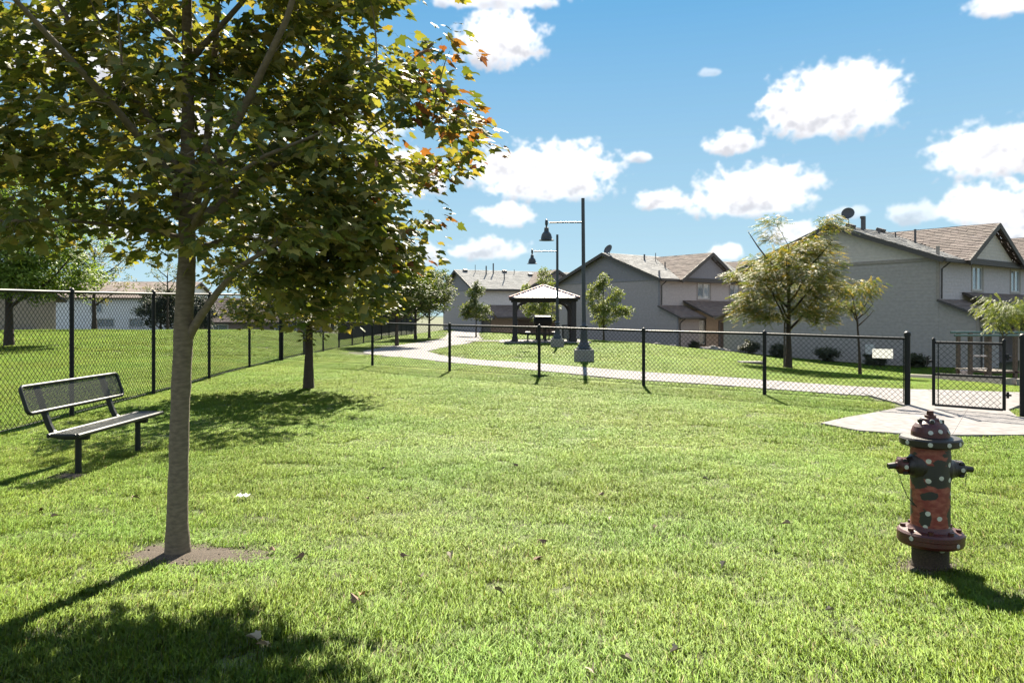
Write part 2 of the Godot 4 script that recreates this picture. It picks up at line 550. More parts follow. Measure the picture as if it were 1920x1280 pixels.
func grass() -> void:
	var root := Node3D.new()
	root.name = "lawn_grass"
	add_child(root)
	tag(root, "short sunlit green grass covering the lawns on both sides of the fences", "grass", "", "stuff")
	var nz := FastNoiseLite.new()
	nz.seed = 31
	nz.frequency = 0.35
	nz.fractal_octaves = 3
	var fine := FastNoiseLite.new()
	fine.seed = 77
	fine.frequency = 1.6
	fine.fractal_octaves = 2
	var sets := [[0.17, 1.9, 9.0, 400, 0.14, 0.05, 0.0042], [0.22, 9.0, 24.0, 480, 0.19, 0.042, 0.006], [0.8, 24.0, 74.0, 1300, 0.6, 0.055, 0.013]]
	for si in sets.size():
		var q: Array = sets[si]
		var where := [[], [], []]
		var tint := [[], [], []]
		var d: float = q[1]
		while d < q[2]:
			var reach := d * 0.74 + 1.2
			var x := -reach
			while x < reach:
				var p := Vector2(x + rf(-0.5, 0.5) * q[0], d + rf(-0.5, 0.5) * q[0])
				x += q[0]
				var edge: float = q[4] * (0.5 if q[1] < 20.0 else 0.75)
				if in_pad(p): continue
				if p.y < 14.8 and p.x > 4.0 and p.y > 9.8:
					var bad := false
					for k in 8:
						if in_pad(p + Vector2.from_angle(TAU * k / 8.0) * edge): bad = true
					if bad: continue
				if p.y > 12.0 and near_path(p) < edge: continue
				if p.y < 9.0 and soil_at(p) and rng.randf() < 0.86: continue
				if p.y > 37.0 and p.y < 41.8 and absf(p.x - 1.65) < 2.6: continue
				if p.x > 11.8 and p.y > 17.0 and p.y < 24.5 and p.x < 24: continue
				if p.x > 10.0 and p.y > 30.0 and (p.x - 20.6) * 0.605 + (p.y - 36.0) * 0.796 > 11.5 - 11.5 and p.y > 36 - (p.x - 20.6) * 1.3 - 1.0: continue
				var lush := nz.get_noise_2d(p.x, p.y)
				var spot := fine.get_noise_2d(p.x, p.y)
				var sy: float = (0.92 + (0.5 * lush + 0.35 * spot) * (1.0 if p.y < 12.0 else 0.6)) * rf(0.8, 1.2)
				if spot < -0.34 and p.y < 24.0:              # thin, worn places
					sy *= 0.6
				var up := Vector3(H(p.x - 0.2, p.y) - H(p.x + 0.2, p.y), 0.4, H(p.x, p.y + 0.2) - H(p.x, p.y - 0.2)).normalized()
				var bas := Basis(Quaternion(Vector3.UP, up)) * Basis(Vector3.UP, rf(0, TAU)) * Basis.from_scale(Vector3(1, clampf(sy, 0.45, 1.7), 1))
				var k := rng.randi() % 3
				where[k].append(Transform3D(bas, G(p.x, p.y)))
				var g := 1.0 + 0.22 * spot + rf(-0.1, 0.1)
				tint[k].append(Color(g * (1.0 + 0.16 * nz.get_noise_2d(p.x + 90, p.y)), g, g * 0.95))
			d += q[0]
		for k in 3:
			multi("grass_tufts", blades(q[3], q[4], q[5], q[6], 100 + si * 10 + k), where[k], tint[k], M.blade, root)

# ---------------------------------------------------------------- houses
func siding(mb: MB, o: Vector3, ex: Vector3, nrm: Vector3, y0: float, y1: float, span: Callable, holes := [], course := 0.17) -> void:   # lapped boards, each leaning out at its lower edge
	var y := y0
	while y < y1 - 0.01:
		var t := minf(y + course, y1)
		var a: Vector2 = span.call(y)
		var b: Vector2 = span.call(t)
		var cuts := [[a.x, b.x, a.y, b.y]]
		for h in holes:
			if h.position.y < (y + t) * 0.5 and h.end.y > (y + t) * 0.5:
				var next := []
				for c in cuts:
					if h.position.x > c[0] and h.end.x < c[2]:
						next.append([c[0], c[1], h.position.x, h.position.x])
						next.append([h.end.x, h.end.x, c[2], c[3]])
					else: next.append(c)
				cuts = next
		for c in cuts:
			if c[2] - c[0] < 0.005: continue
			var p = o + ex * c[0] + Vector3.UP * y + nrm * 0.016
			var q = o + ex * c[2] + Vector3.UP * y + nrm * 0.016
			var r = o + ex * c[3] + Vector3.UP * t + nrm * 0.004
			var s = o + ex * c[1] + Vector3.UP * t + nrm * 0.004
			mb.face([p, q, r, s], (p + r) * 0.5 - nrm)
			mb.face([p, q, q - nrm * 0.03, p - nrm * 0.03], (p + q) * 0.5 + Vector3.UP)
		y = t
func shingles(mb: MB, o: Vector3, ex: Vector3, es: Vector3, length: float, span: Callable, ca: Color, cb: Color, row := 0.2, tab := 0.36) -> void:
	var nrm := ex.cross(es).normalized()
	if nrm.y < 0: nrm = -nrm
	var s := 0.0
	var k := 0
	while s < length - 0.01:
		var t := minf(s + row, length)
		var a: Vector2 = span.call(s)
		var b: Vector2 = span.call(t)
		var x := a.x + (tab * 0.5 if k % 2 else 0.0) - tab
		while x < a.y:
			var w := tab * rf(0.8, 1.2)
			var l0 := maxf(x, a.x)
			var l1 := clampf(maxf(x, b.x), b.x, b.y)
			var r0 := minf(x + w - 0.012, a.y)
			var r1 := clampf(minf(x + w - 0.012, b.y), b.x, b.y)
			x += w
			if r0 - l0 < 0.02: continue
			mb.col = ca.lerp(cb, rng.randf()) * rf(0.85, 1.1)
			var lift := nrm * rf(0.018, 0.034)
			var p := o + ex * l0 + es * s + lift
			var q := o + ex * r0 + es * s + lift
			mb.face([p, q, o + ex * r1 + es * t + nrm * 0.004, o + ex * l1 + es * t + nrm * 0.004], p - nrm * 2.0)
			mb.face([p, q, q - lift, p - lift], p + es)
		s = t
		k += 1
func window_in(parent: Node, at: Vector3, ex: Vector3, nrm: Vector3, w: float, h: float, trim_mat: Material, blind_share: float, sash := true) -> void:   # a framed two-light window; at = lower left of the opening
	var root := Node3D.new()
	root.name = "window"
	parent.add_child(root, true)
	var bas := Basis(ex, Vector3.UP, nrm)
	var mid := at + ex * w * 0.5 + Vector3.UP * h * 0.5
	var room := MB.new()
	room.box(mid - nrm * 0.62, Vector3(w + 0.2, h + 0.2, 0.9), bas)
	part("room", room, M.dark_room, root)
	var tr := MB.new()
	for s in [-1, 1]:
		tr.box(mid + ex * s * (w * 0.5 + 0.05) + nrm * 0.02, Vector3(0.1, h + 0.2, 0.06), bas, 0.006)
		tr.box(mid + Vector3.UP * s * (h * 0.5 + 0.05) + nrm * 0.02, Vector3(w - 0.004, 0.1, 0.064), bas, 0.006)
	part("trim", tr, trim_mat, root)
	var f := MB.new()
	for s in [-1, 1]:
		f.box(mid + ex * s * (w * 0.5 - 0.025) - nrm * 0.03, Vector3(0.05, h, 0.06), bas)
		f.box(mid + Vector3.UP * s * (h * 0.5 - 0.025) - nrm * 0.03, Vector3(w - 0.1, 0.05, 0.058), bas)
	if sash: f.box(mid - nrm * 0.028, Vector3(0.06, h - 0.1, 0.06), bas)
	part("frame", f, M.white_frame, root)
	for s in [-1, 1]:
		var g := MB.new()
		g.box(mid + ex * s * w * 0.25 - nrm * 0.045, Vector3(w * 0.5 - 0.08, h - 0.1, 0.008), bas)
		part("pane", g, M.glass, root)
	if blind_share > 0.0:
		var bl := MB.new()
		for k in int((h - 0.1) / 0.06):
			bl.box(mid + ex * w * 0.25 * (1.0 if blind_share < 1.0 else 0.0) + Vector3.UP * (h * 0.5 - 0.08 - k * 0.06) - nrm * 0.11, Vector3((w * 0.5 if blind_share < 1.0 else w) - 0.08, 0.052, 0.006), bas * Basis(Vector3.RIGHT, 0.35))
		part("blind", bl, M.blind, root)
func paint(c: Color, sd: int) -> StandardMaterial3D: return grained(c, 0.14, 0.02, 0.5, 0.85, 0.0, sd, 5)

func house(at: Vector3, turn: float, length: float, label: String, o: Dictionary) -> Node3D:
	# local: x along the long front (outward +z), z = 0 .. -wid; the gable end stands at x = 0
	var hs := thing("townhouse", at, label, "house", "row of townhouses beyond the path", turn)
	var wid: float = o.get("wid", 10.8)
	var eave := 5.3
	var ridge := eave + wid * 0.5 * 0.375
	var over := 0.42
	var X := Vector3.RIGHT
	var Z := Vector3.BACK
	var mid := -wid * 0.5
	var bump := 1.75
	var bump_len: float = o.get("bump_len", 2.3)
	var end_mat: Material = o.end
	# core that closes the house
	var core := MB.new()
	core.box(Vector3(length * 0.5, eave * 0.5 - 0.7, mid - 0.6), Vector3(length - 0.02, eave + 1.4, wid - 1.22))
	core.face([Vector3(length, eave, 0), Vector3(length, eave, -wid), Vector3(length, ridge, mid)], Vector3(0, eave + 0.5, mid))
	part("core", core, end_mat, hs)
	# gable end: lower wall up to the band, gable above in its own paint
	var e1 := MB.new()
	siding(e1, Vector3(0, 0, -wid), Z, -X, -1.2, eave - 0.15, func(_y): return Vector2(0.0, wid))
	siding(e1, Vector3(0, 0, 0), Z, -X, -1.2, 2.55, func(y): return Vector2(0.004, bump))
	e1.face([Vector3(0, 2.55, 0.004), Vector3(0, 2.55, bump), Vector3(0, 3.2, 0.004)], Vector3(1, 2.6, 0.5))
	part("end_wall", e1, end_mat, hs)
	if o.get("back_wing", false):
		var bw := MB.new()
		siding(bw, Vector3(0, 0, -wid - 1.7), Z, -X, -1.2, 2.4, func(y): return Vector2(0.0, 1.69))
		bw.face([Vector3(0, 2.4, -wid), Vector3(0, 2.4, -wid - 1.7), Vector3(0, 3.1, -wid)], Vector3(1, 2.6, -wid - 0.5))
		bw.box(Vector3(4.5, 0.6, -wid - 0.85), Vector3(8.9, 3.6, 1.66))
		part("wing_wall", bw, end_mat, hs)
		var br := MB.new()
		br.col = o.cross_a
		br.bar(Vector3(4.2, 3.2, -wid + 0.05), Vector3(4.2, 2.3, -wid - 2.1), 9.2, 0.1)
		part("wing_roof", br, M.roof_tint, hs)
	var e2 := MB.new()
	siding(e2, Vector3(0, 0, -wid), Z, -X, eave, ridge - 0.02, func(y): return Vector2((y - eave) / 0.375, wid - (y - eave) / 0.375))
	part("gable", e2, o.gable, hs)
	var band := MB.new()
	band.box(Vector3(-0.015, eave - 0.08, mid), Vector3(0.07, 0.17, wid - 0.2), Basis.IDENTITY, 0.01)
	part("band", band, o.band, hs)
	var corners := MB.new()
	corners.box(Vector3(-0.015, 3.9 + 0.65, -0.04), Vector3(0.08, 2.6, 0.15), Basis.IDENTITY, 0.008)
	part("corner_board", corners, o.band, hs)
	var corner2 := MB.new()
	corner2.box(Vector3(-0.015, 0.65, bump - 0.03), Vector3(0.08, 3.7, 0.13), Basis.IDENTITY, 0.008)
	part("corner_board", corner2, o.band, hs)
	# front: upper storey with windows, lower storey
	var holes := []
	var low_holes := []
	for w in o.windows: holes.append(Rect2(w[0], 3.82, w[1], 1.19))
	for w in o.get("low_windows", []): low_holes.append(Rect2(w[0], w[2], w[1], w[3]))
	var up := MB.new()
	siding(up, Vector3.ZERO, X, Z, 2.8, eave, func(_y): return Vector2(0.0, length), holes, 0.17)
	part("front_wall", up, o.front, hs)
	for h in holes: window_in(hs, Vector3(h.position.x, h.position.y, 0), X, Z, h.size.x, h.size.y, o.trim, 0.5)
	var low := MB.new()
	siding(low, Vector3(0, 0, bump), X, Z, -1.2, 2.5, func(_y): return Vector2(0.0, bump_len))
	part("bay_wall", low, o.low, hs)
	var low2 := MB.new()
	siding(low2, Vector3(0, 0, 0.3), X, Z, -1.2, 2.9, func(_y): return Vector2(bump_len, length), low_holes)
	part("porch_wall", low2, o.porch, hs)
	var ret := MB.new()
	ret.face([Vector3(bump_len, -1.2, 0.32), Vector3(bump_len, -1.2, bump), Vector3(bump_len, 2.6, bump), Vector3(bump_len, 2.6, 0.32)], Vector3(0, 0.5, 1))
	part("return_wall", ret, o.porch, hs)
	for h in low_holes: window_in(hs, Vector3(h.position.x, h.position.y, 0.3), X, Z, h.size.x, h.size.y, M.trim, 0.0)
	for d in o.get("doors", []):                    # x, width, height, material
		var dr := MB.new()
		dr.box(Vector3(d[0] + d[1] * 0.5, d[2] * 0.5 - 0.1, 0.33), Vector3(d[1], d[2], 0.06), Basis.IDENTITY, 0.01)
		for k in int(d[2] / 0.55):
			dr.box(Vector3(d[0] + d[1] * 0.5, 0.2 + k * 0.55, 0.366), Vector3(d[1] - 0.16, 0.42, 0.02), Basis.IDENTITY, 0.008)
		part("garage_door" if d[1] > 2.0 else "door", dr, d[3], hs)
		var df := MB.new()
		for s in [-1, 1]: df.box(Vector3(d[0] + d[1] * 0.5 + s * (d[1] * 0.5 + 0.07), d[2] * 0.5 - 0.05, 0.35), Vector3(0.13, d[2] + 0.12, 0.09), Basis.IDENTITY, 0.008)
		df.box(Vector3(d[0] + d[1] * 0.5, d[2] + 0.0, 0.352), Vector3(d[1], 0.13, 0.094), Basis.IDENTITY, 0.008)
		part("door_frame", df, o.band, hs)
	for p in o.get("posts", []):
		var po := MB.new()
		po.box(Vector3(p, 0.7, 1.9), Vector3(0.2, 3.6, 0.2), Basis.IDENTITY, 0.012)
		part("porch_post", po, M.trim, hs)
	# lean-to roofs over the ground floor
	var dark_a: Color = o.cross_a
	var dark_b: Color = o.cross_b
	for q in [[-0.3, bump_len + 0.25, 3.22, 2.36, 2.15], [bump_len + 0.25, length + 0.2, 3.62, 2.45, 2.7]]:
		var slab := MB.new()
		var a := Vector3((q[0] + q[1]) * 0.5, q[2], 0.03)
		var b := Vector3((q[0] + q[1]) * 0.5, q[3], q[4])
		slab.bar(a, b, q[1] - q[0], 0.1, Vector3.UP)
		part("porch_roof_deck", slab, M.trim, hs)
		var sh := MB.new()
		var es := (a - b).normalized()
		shingles(sh, Vector3(q[0], q[3] + 0.055, q[4]), X, es, a.distance_to(b), func(_s): return Vector2(0.0, q[1] - q[0]), dark_a, dark_b)
		part("porch_shingles", sh, M.roof_tint, hs, "stuff")
		var gut := MB.new()
		gut.box(Vector3((q[0] + q[1]) * 0.5, q[3] - 0.02, q[4] + 0.06), Vector3(q[1] - q[0], 0.13, 0.11), Basis.IDENTITY, 0.02)
		part("gutter", gut, M.trim, hs)
	# main roof
	var slope := Vector3(0, 0.375, -1.0).normalized()
	var slen := (wid * 0.5 + over) * sqrt(1.0 + 0.375 * 0.375)
	var ey := eave - over * 0.375
	for s in [1.0, -1.0]:
		var es := Vector3(0, slope.y, slope.z * s)
		var e0 := Vector3(-over, ey + 0.1, over if s > 0 else -wid - over)
		var rf_ := MB.new()
		var c := e0 + X * (length + over * 2) * 0.5 - Vector3.UP * 0.075
		rf_.bar(c, c + es * slen, length + over * 2, 0.12)
		part("roof_deck", rf_, M.trim, hs)
		var sh := MB.new()
		shingles(sh, e0, X, es, slen, func(_t): return Vector2(0.0, length + over * 2), o.roof_a, o.roof_b, 0.24, 0.5)
		part("roof_shingles", sh, M.roof_tint, hs, "stuff")
		var fas := MB.new()
		fas.box(e0 + X * (length + over * 2) * 0.5 + Vector3(0, -0.12, 0.05 * s), Vector3(length + over * 2, 0.15, 0.11), Basis.IDENTITY, 0.02)
		part("gutter", fas, M.trim, hs)
		var rake := MB.new()
		rake.bar(Vector3(-over - 0.02, ey - 0.02, e0.z), Vector3(-over - 0.02, ey - 0.02, e0.z) + es * slen, 0.05, 0.24, Vector3.UP)
		part("rake_board", rake, M.trim, hs)
	# cross gables over the front eave
	for cx in o.crosses:
		var hw := 3.3
		var rise := ridge - eave - 0.12
		var k := rise / hw
		var zf := 0.32
		var back := mid
		var cg := MB.new()
		siding(cg, Vector3(cx, 0, zf), X, Z, eave + 0.08, eave + rise - 0.3, func(y): return Vector2(-(eave + rise - 0.22 - y) / k, (eave + rise - 0.22 - y) / k))
		part("dormer_gable", cg, o.gable, hs)
		var sill := MB.new()
		sill.box(Vector3(cx, eave - 0.06, 0.2), Vector3(hw * 2 - 0.3, 0.26, 0.5), Basis.IDENTITY, 0.02)
		part("dormer_sill", sill, M.trim, hs)
		for s in [-1.0, 1.0]:
			var es := Vector3(-s, k, 0).normalized()
			var n := Vector3(s * k, 1, 0).normalized()
			var sl := (hw + 0.35) * sqrt(1 + k * k)
			var low_p := Vector3(cx + s * (hw + 0.35), eave + rise - k * (hw + 0.35), zf + 0.4)
			var dk := MB.new()
			dk.bar(low_p + Vector3(0, -0.02, -0.04), low_p + es * sl + Vector3(0, -0.02, -0.04), 0.1, 0.26, n)
			part("rake_board", dk, M.trim, hs)
			var sh := MB.new()
			# the plane reaches back until the main roof rises above it
			var reach := func(t: float) -> Vector2:
				var y := low_p.y + es.y * t
				return Vector2(0.0, clampf((y - eave) / 0.375 + zf + 0.4, 0.15, -back + zf + 0.4))
			shingles(sh, low_p + n * 0.1, Vector3.FORWARD, es, sl, reach, o.cross_a, o.cross_b, 0.2, 0.42)
			part("dormer_shingles", sh, M.roof_tint, hs, "stuff")
	# pipes, vents and downpipes
	for p in o.get("pipes", []):                    # x, z, height, radius
		var y: float = eave + (minf(-p[1], wid + p[1])) * 0.375
		var pi := MB.new()
		pi.rod(Vector3(p[0], y - 0.1, p[1]), Vector3(p[0], y + p[2], p[1]), p[3], 8)
		if p[3] > 0.07: pi.rod(Vector3(p[0], y + p[2], p[1]), Vector3(p[0], y + p[2] + 0.12, p[1]), p[3] * 1.5, 8)
		part("vent_pipe", pi, M.pipe, hs)
	for p in o.get("vents", []):
		var y: float = eave + (minf(-p[1], wid + p[1])) * 0.375
		var ve := MB.new()
		ve.box(Vector3(p[0], y + 0.2, p[1]), Vector3(0.45, 0.22, 0.4), Basis(Vector3.RIGHT, 0.36), 0.03)
		part("roof_vent", ve, M.trim, hs)
	var dp := MB.new()
	dp.tube([Vector3(0.25, eave - 0.22, over), Vector3(0.18, eave - 0.4, 0.25), Vector3(0.1, eave - 0.55, 0.1), Vector3(0.1, 3.3, 0.09)], [0.045, 0.045, 0.045, 0.045], 6)
	part("downpipe", dp, M.trim, hs)
	var dp2 := MB.new()
	dp2.tube([Vector3(0.3, 2.3, 2.15), Vector3(0.15, 2.1, 1.95), Vector3(0.1, 1.95, bump + 0.08), Vector3(0.1, -1.0, bump + 0.08)], [0.045, 0.045, 0.045, 0.045], 6)
	part("downpipe", dp2, M.trim, hs)
	return hs

func houses() -> void:
	var turn := deg_to_rad(37.2)
	var brown_a := Color(0.145, 0.11, 0.097)
	var brown_b := Color(0.20, 0.155, 0.135)
	var greyroof := {"roof_a": Color(0.225, 0.22, 0.22), "roof_b": Color(0.27, 0.265, 0.26), "cross_a": brown_a, "cross_b": brown_b}
	var taupe := paint(lin(0.365, 0.335, 0.315), 21)
	var tan := paint(lin(0.55, 0.50, 0.46), 22)
	var mauve := paint(lin(0.50, 0.455, 0.465), 23)
	var grey := paint(lin(0.355, 0.315, 0.32), 24)
	var slate := paint(lin(0.23, 0.22, 0.245), 25)
	var beige := paint(lin(0.55, 0.44, 0.38), 26)
	var cream := paint(lin(0.64, 0.60, 0.60), 27)
	var brown := paint(lin(0.13, 0.105, 0.10), 28)
	var charcoal := paint(lin(0.15, 0.14, 0.135), 29)
	var doorm := paint(lin(0.16, 0.13, 0.125), 30)
	var r := greyroof.duplicate()
	r.merge({"end": taupe, "gable": tan, "band": paint(lin(0.30, 0.265, 0.235), 31), "front": mauve, "low": taupe, "porch": beige, "trim": paint(lin(0.42, 0.38, 0.35), 32), "windows": [[3.75, 1.3], [8.8, 1.3]], "low_windows": [], "doors": [[3.2, 1.0, 2.1, doorm], [5.5, 2.6, 2.2, doorm]], "posts": [4.9], "crosses": [5.4, 14.9], "back_wing": true,
		"pipes": [[1.6, -4.6, 0.75, 0.09], [2.4, -4.9, 0.85, 0.06], [3.2, -3.6, 0.4, 0.04], [3.3, -2.6, 0.85, 0.06], [2.6, -4.2, 0.35, 0.05]], "vents": [[0.9, -4.9], [6.6, -2.6], [4.2, -4.9]]})
	var h1 := house(Vector3(20.6, -0.83, -36.0), turn, 30.0, "tan and taupe sided townhouse with satellite dish, behind the small leafy locust trees", r)
	# satellite dish on its roof
	var dish := thing("satellite_dish", Vector3.ZERO, "round dark satellite dish on a short mast on the tan townhouse roof", "satellite dish")
	dish.position = h1.transform * Vector3(0.7, 5.3 + 4.9 * 0.375 + 0.06, -4.9)
	dish.rotation.y = turn
	var ma := MB.new()
	ma.tube([Vector3(0, -0.05, 0), Vector3(0, 0.45, 0), Vector3(-0.06, 0.62, 0)], [0.025, 0.025, 0.025], 6)
	part("mast", ma, M.pipe, dish)
	var bowl := MB.new()
	bowl.lathe([Vector2(0.0, 0.0), Vector2(0.14, 0.015), Vector2(0.25, 0.05), Vector2(0.33, 0.1), Vector2(0.335, 0.09), Vector2(0.24, 0.03), Vector2(0.0, -0.02)], 20, Vector3(-0.05, 0.78, 0), Basis(Vector3(0.4, 0, 1).normalized(), 1.2))
	part("dish", bowl, M.pipe, dish)
	var arm := MB.new()
	arm.rod(Vector3(-0.1, 0.5, 0), Vector3(-0.55, 0.62, 0.1), 0.015, 5)
	arm.box(Vector3(-0.57, 0.64, 0.1), Vector3(0.1, 0.07, 0.07))
	part("arm", arm, M.pipe, dish)
	var m := greyroof.duplicate()
	m.merge({"end": grey, "gable": slate, "band": slate, "front": mauve, "low": grey, "porch": beige, "trim": paint(lin(0.33, 0.29, 0.28), 33), "windows": [[4.3, 1.5], [8.3, 1.3]], "low_windows": [[3.3, 1.5, 0.3, 1.87]], "doors": [[6.6, 1.0, 2.1, doorm]], "posts": [6.0, 8.0], "crosses": [5.3, 14.8], "wid": 11.3,
		"pipes": [[3.0, -4.3, 0.55, 0.07], [4.0, -4.0, 0.8, 0.03], [3.2, -2.3, 0.6, 0.05], [8.0, -5.0, 0.4, 0.06]], "vents": [[6.8, -2.4]]})
	m.front = paint(lin(0.44, 0.395, 0.395), 34)
	var h2 := house(Vector3(10.9, -0.85, -55.0), turn, 30.0, "grey townhouse with slate gable and porch window, behind the lamp posts", m)
	var fl := MB.new()
	fl.box(Vector3(-0.1, 5.75, -5.4), Vector3(0.12, 0.1, 0.3), Basis.IDENTITY, 0.02)
	for s in [-1, 1]: fl.rod(Vector3(-0.15, 5.78, -5.4 + s * 0.1), Vector3(-0.32, 5.7, -5.4 + s * 0.18), 0.07, 8)
	part("floodlight", fl, M.white_frame, h2)
	var d2 := MB.new()
	d2.lathe([Vector2(0.0, 0.0), Vector2(0.3, 0.06), Vector2(0.42, 0.14), Vector2(0.3, 0.04), Vector2(0.0, -0.02)], 16, Vector3(0.3, 7.75, -5.6), Basis(Vector3(0, 0, 1), 1.1))
	d2.rod(Vector3(0.4, 7.3, -5.6), Vector3(0.35, 7.75, -5.6), 0.03, 6)
	part("dish", d2, M.pipe, h2)
	var t := greyroof.duplicate()
	t.merge({"end": grey, "gable": slate, "band": slate, "front": cream, "low": charcoal, "porch": beige, "trim": brown, "windows": [[7.4, 1.0]], "doors": [[4.4, 4.9, 2.3, doorm]], "crosses": [8.6], "bump_len": 1.0,
		"pipes": [[2.6, -4.0, 1.0, 0.07], [3.5, -4.3, 1.2, 0.07], [4.0, -2.4, 1.1, 0.06], [6.0, -4.6, 0.5, 0.04], [10.5, -5.0, 0.5, 0.05], [1.6, -4.6, 0.9, 0.03]], "vents": [[0.6, -4.9], [5.0, -4.9], [7.6, -4.0]]})
	t.roof_a = Color(0.22, 0.22, 0.22)
	t.roof_b = Color(0.27, 0.265, 0.26)
	house(Vector3(-3.6, -0.95, -73.0), deg_to_rad(22.0), 30.0, "cream townhouse with brown garage doors, beyond the far end of the path", t)
	var b := greyroof.duplicate()
	b.merge({"end": slate, "gable": brown, "band": slate, "front": grey, "low": grey, "porch": grey, "trim": slate, "windows": [], "crosses": []})
	house(Vector3(25.5, -0.9, -78.0), turn, 18.0, "far grey townhouse whose dark gable shows behind the slate gabled one", b)

func box_house(called: String, label: String, at: Vector3, turn: float, size: Vector3, rise: float, wall: Material, ra: Color, rb: Color, wins: Array) -> void:   # a plain gabled building, front at +z, centred
	var h := thing(called, at, label, "house", "", turn)
	var holes := []
	for w in wins: holes.append(Rect2(w[0], w[1], w[2], w[3]))
	var wl := MB.new()
	var hx := size.x * 0.5
	siding(wl, Vector3(0, 0, 0), Vector3.RIGHT, Vector3.BACK, 0.0, size.y, func(_y): return Vector2(-hx, hx), holes, 0.25)
	for s in [-1.0, 1.0]:
		siding(wl, Vector3(s * hx, 0, 0), Vector3.FORWARD, Vector3.RIGHT * s, 0.0, size.y, func(_y): return Vector2(0.0, size.z), [], 0.25)
		wl.face([Vector3(s * hx, size.y, 0), Vector3(s * hx, size.y, -size.z), Vector3(s * hx, size.y + rise, -size.z * 0.5)], Vector3(0, size.y, -size.z * 0.5))
	wl.face([Vector3(-hx, 0, -size.z), Vector3(hx, 0, -size.z), Vector3(hx, size.y, -size.z), Vector3(-hx, size.y, -size.z)], Vector3(0, 1, 0))
	part("wall", wl, wall, h)
	for q in holes: window_in(h, Vector3(q.position.x, q.position.y, 0), Vector3.RIGHT, Vector3.BACK, q.size.x, q.size.y, M.white_frame, 0.0)
	for s in [1.0, -1.0]:
		var es := Vector3(0, rise, -size.z * 0.5 * s).normalized()
		var k := rise / (size.z * 0.5)
		var e0 := Vector3(-hx - 0.5, size.y - 0.5 * k + 0.05, 0.5 if s > 0 else -size.z - 0.5)
		var slen := (size.z * 0.5 + 0.5) * sqrt(1 + k * k)
		var dk := MB.new()
		dk.bar(e0 + Vector3.RIGHT * (hx + 0.5) - Vector3.UP * 0.08, e0 + Vector3.RIGHT * (hx + 0.5) + es * slen - Vector3.UP * 0.08, size.x + 1.0, 0.12)
		part("roof_deck", dk, M.trim, h)
		var sh := MB.new()
		shingles(sh, e0, Vector3.RIGHT, es, slen, func(_t): return Vector2(0.0, size.x + 1.0), ra, rb, 0.4, 0.8)
		part("roof_shingles", sh, M.roof_tint, h, "stuff")

func far_left() -> void:
	box_house("apartment_building", "long white building with small dark windows and brown roof, behind the left fence", W(-48.0, 88.0, -1.0), 0.05, Vector3(17.0, 4.9, 12.0), 2.0, paint(lin(0.80, 0.79, 0.80), 41), Color(0.2, 0.15, 0.13), Color(0.28, 0.22, 0.19), [[-1.0, 1.3, 2.0, 1.0], [2.8, 1.3, 1.5, 1.0], [-1.6, 3.1, 1.2, 1.0], [4.9, 3.1, 1.2, 1.0]])
	box_house("brick_house", "low brown house with wide dark roof and pale door, beyond the second maple", W(-28.0, 80.0, -1.3), 0.0, Vector3(12.5, 2.5, 9.0), 2.4, paint(lin(0.30, 0.22, 0.19), 42), Color(0.11, 0.08, 0.078), Color(0.17, 0.125, 0.12), [[-4.5, 0.9, 2.0, 1.1], [2.6, 0.9, 1.0, 1.2], [4.0, 0.3, 0.9, 1.9]])
	box_house("garage", "small tan garage beside the big tree beyond the left fence", W(-36.5, 47.0, 0.2), -0.1, Vector3(7.5, 2.7, 6.0), 1.3, paint(lin(0.42, 0.33, 0.28), 43), Color(0.16, 0.12, 0.1), Color(0.23, 0.18, 0.16), [])

# ---------------------------------------------------------------- fences
func chain(mb: MB, a: Vector3, b: Vector3, h: float, pitch := 0.095, r := 0.0036) -> void:   # diamond wire between two ground points
	var flat := Vector3(b.x - a.x, 0, b.z - a.z)
	var l := flat.length()
	var ex := (b - a) / l
	var nn := flat.normalized().cross(Vector3.UP) * 0.0025
	var at := func(s: float, y: float) -> Vector3: return a + ex * s + Vector3.UP * y
	var k := -ceilf(h / pitch)
	while k * pitch < l:
		var s0 := k * pitch
		var lo := maxf(s0, 0.0)
		var hi := minf(s0 + h, l)
		if hi - lo > 0.01:
			mb.wire(at.call(lo, lo - s0) + nn, at.call(hi, hi - s0) + nn, r)
			mb.wire(at.call(lo, h - (lo - s0)) - nn, at.call(hi, h - (hi - s0)) - nn, r)
			if hi < l - 0.001:                       # the cut ends stand up past the rail
				mb.wire(at.call(hi, h), at.call(hi + 0.012, h + 0.035), r)
		k += 1.0
func post(parent: Node, p: Vector3, h: float, r: float, called := "line_post") -> void:
	var mb := MB.new()
	mb.tube([p - Vector3.UP * 0.3, p + Vector3.UP * h], [r, r], 12)
	var o := part(called, mb, M.black_steel, parent)
	var cap := MB.new()
	cap.lathe([Vector2(r * 1.18, -0.03), Vector2(r * 1.18, 0.015), Vector2(r * 0.95, 0.035), Vector2(r * 0.5, 0.05), Vector2(0.0, 0.055)], 12, p + Vector3.UP * h)
	part("cap", cap, M.black_steel, o)
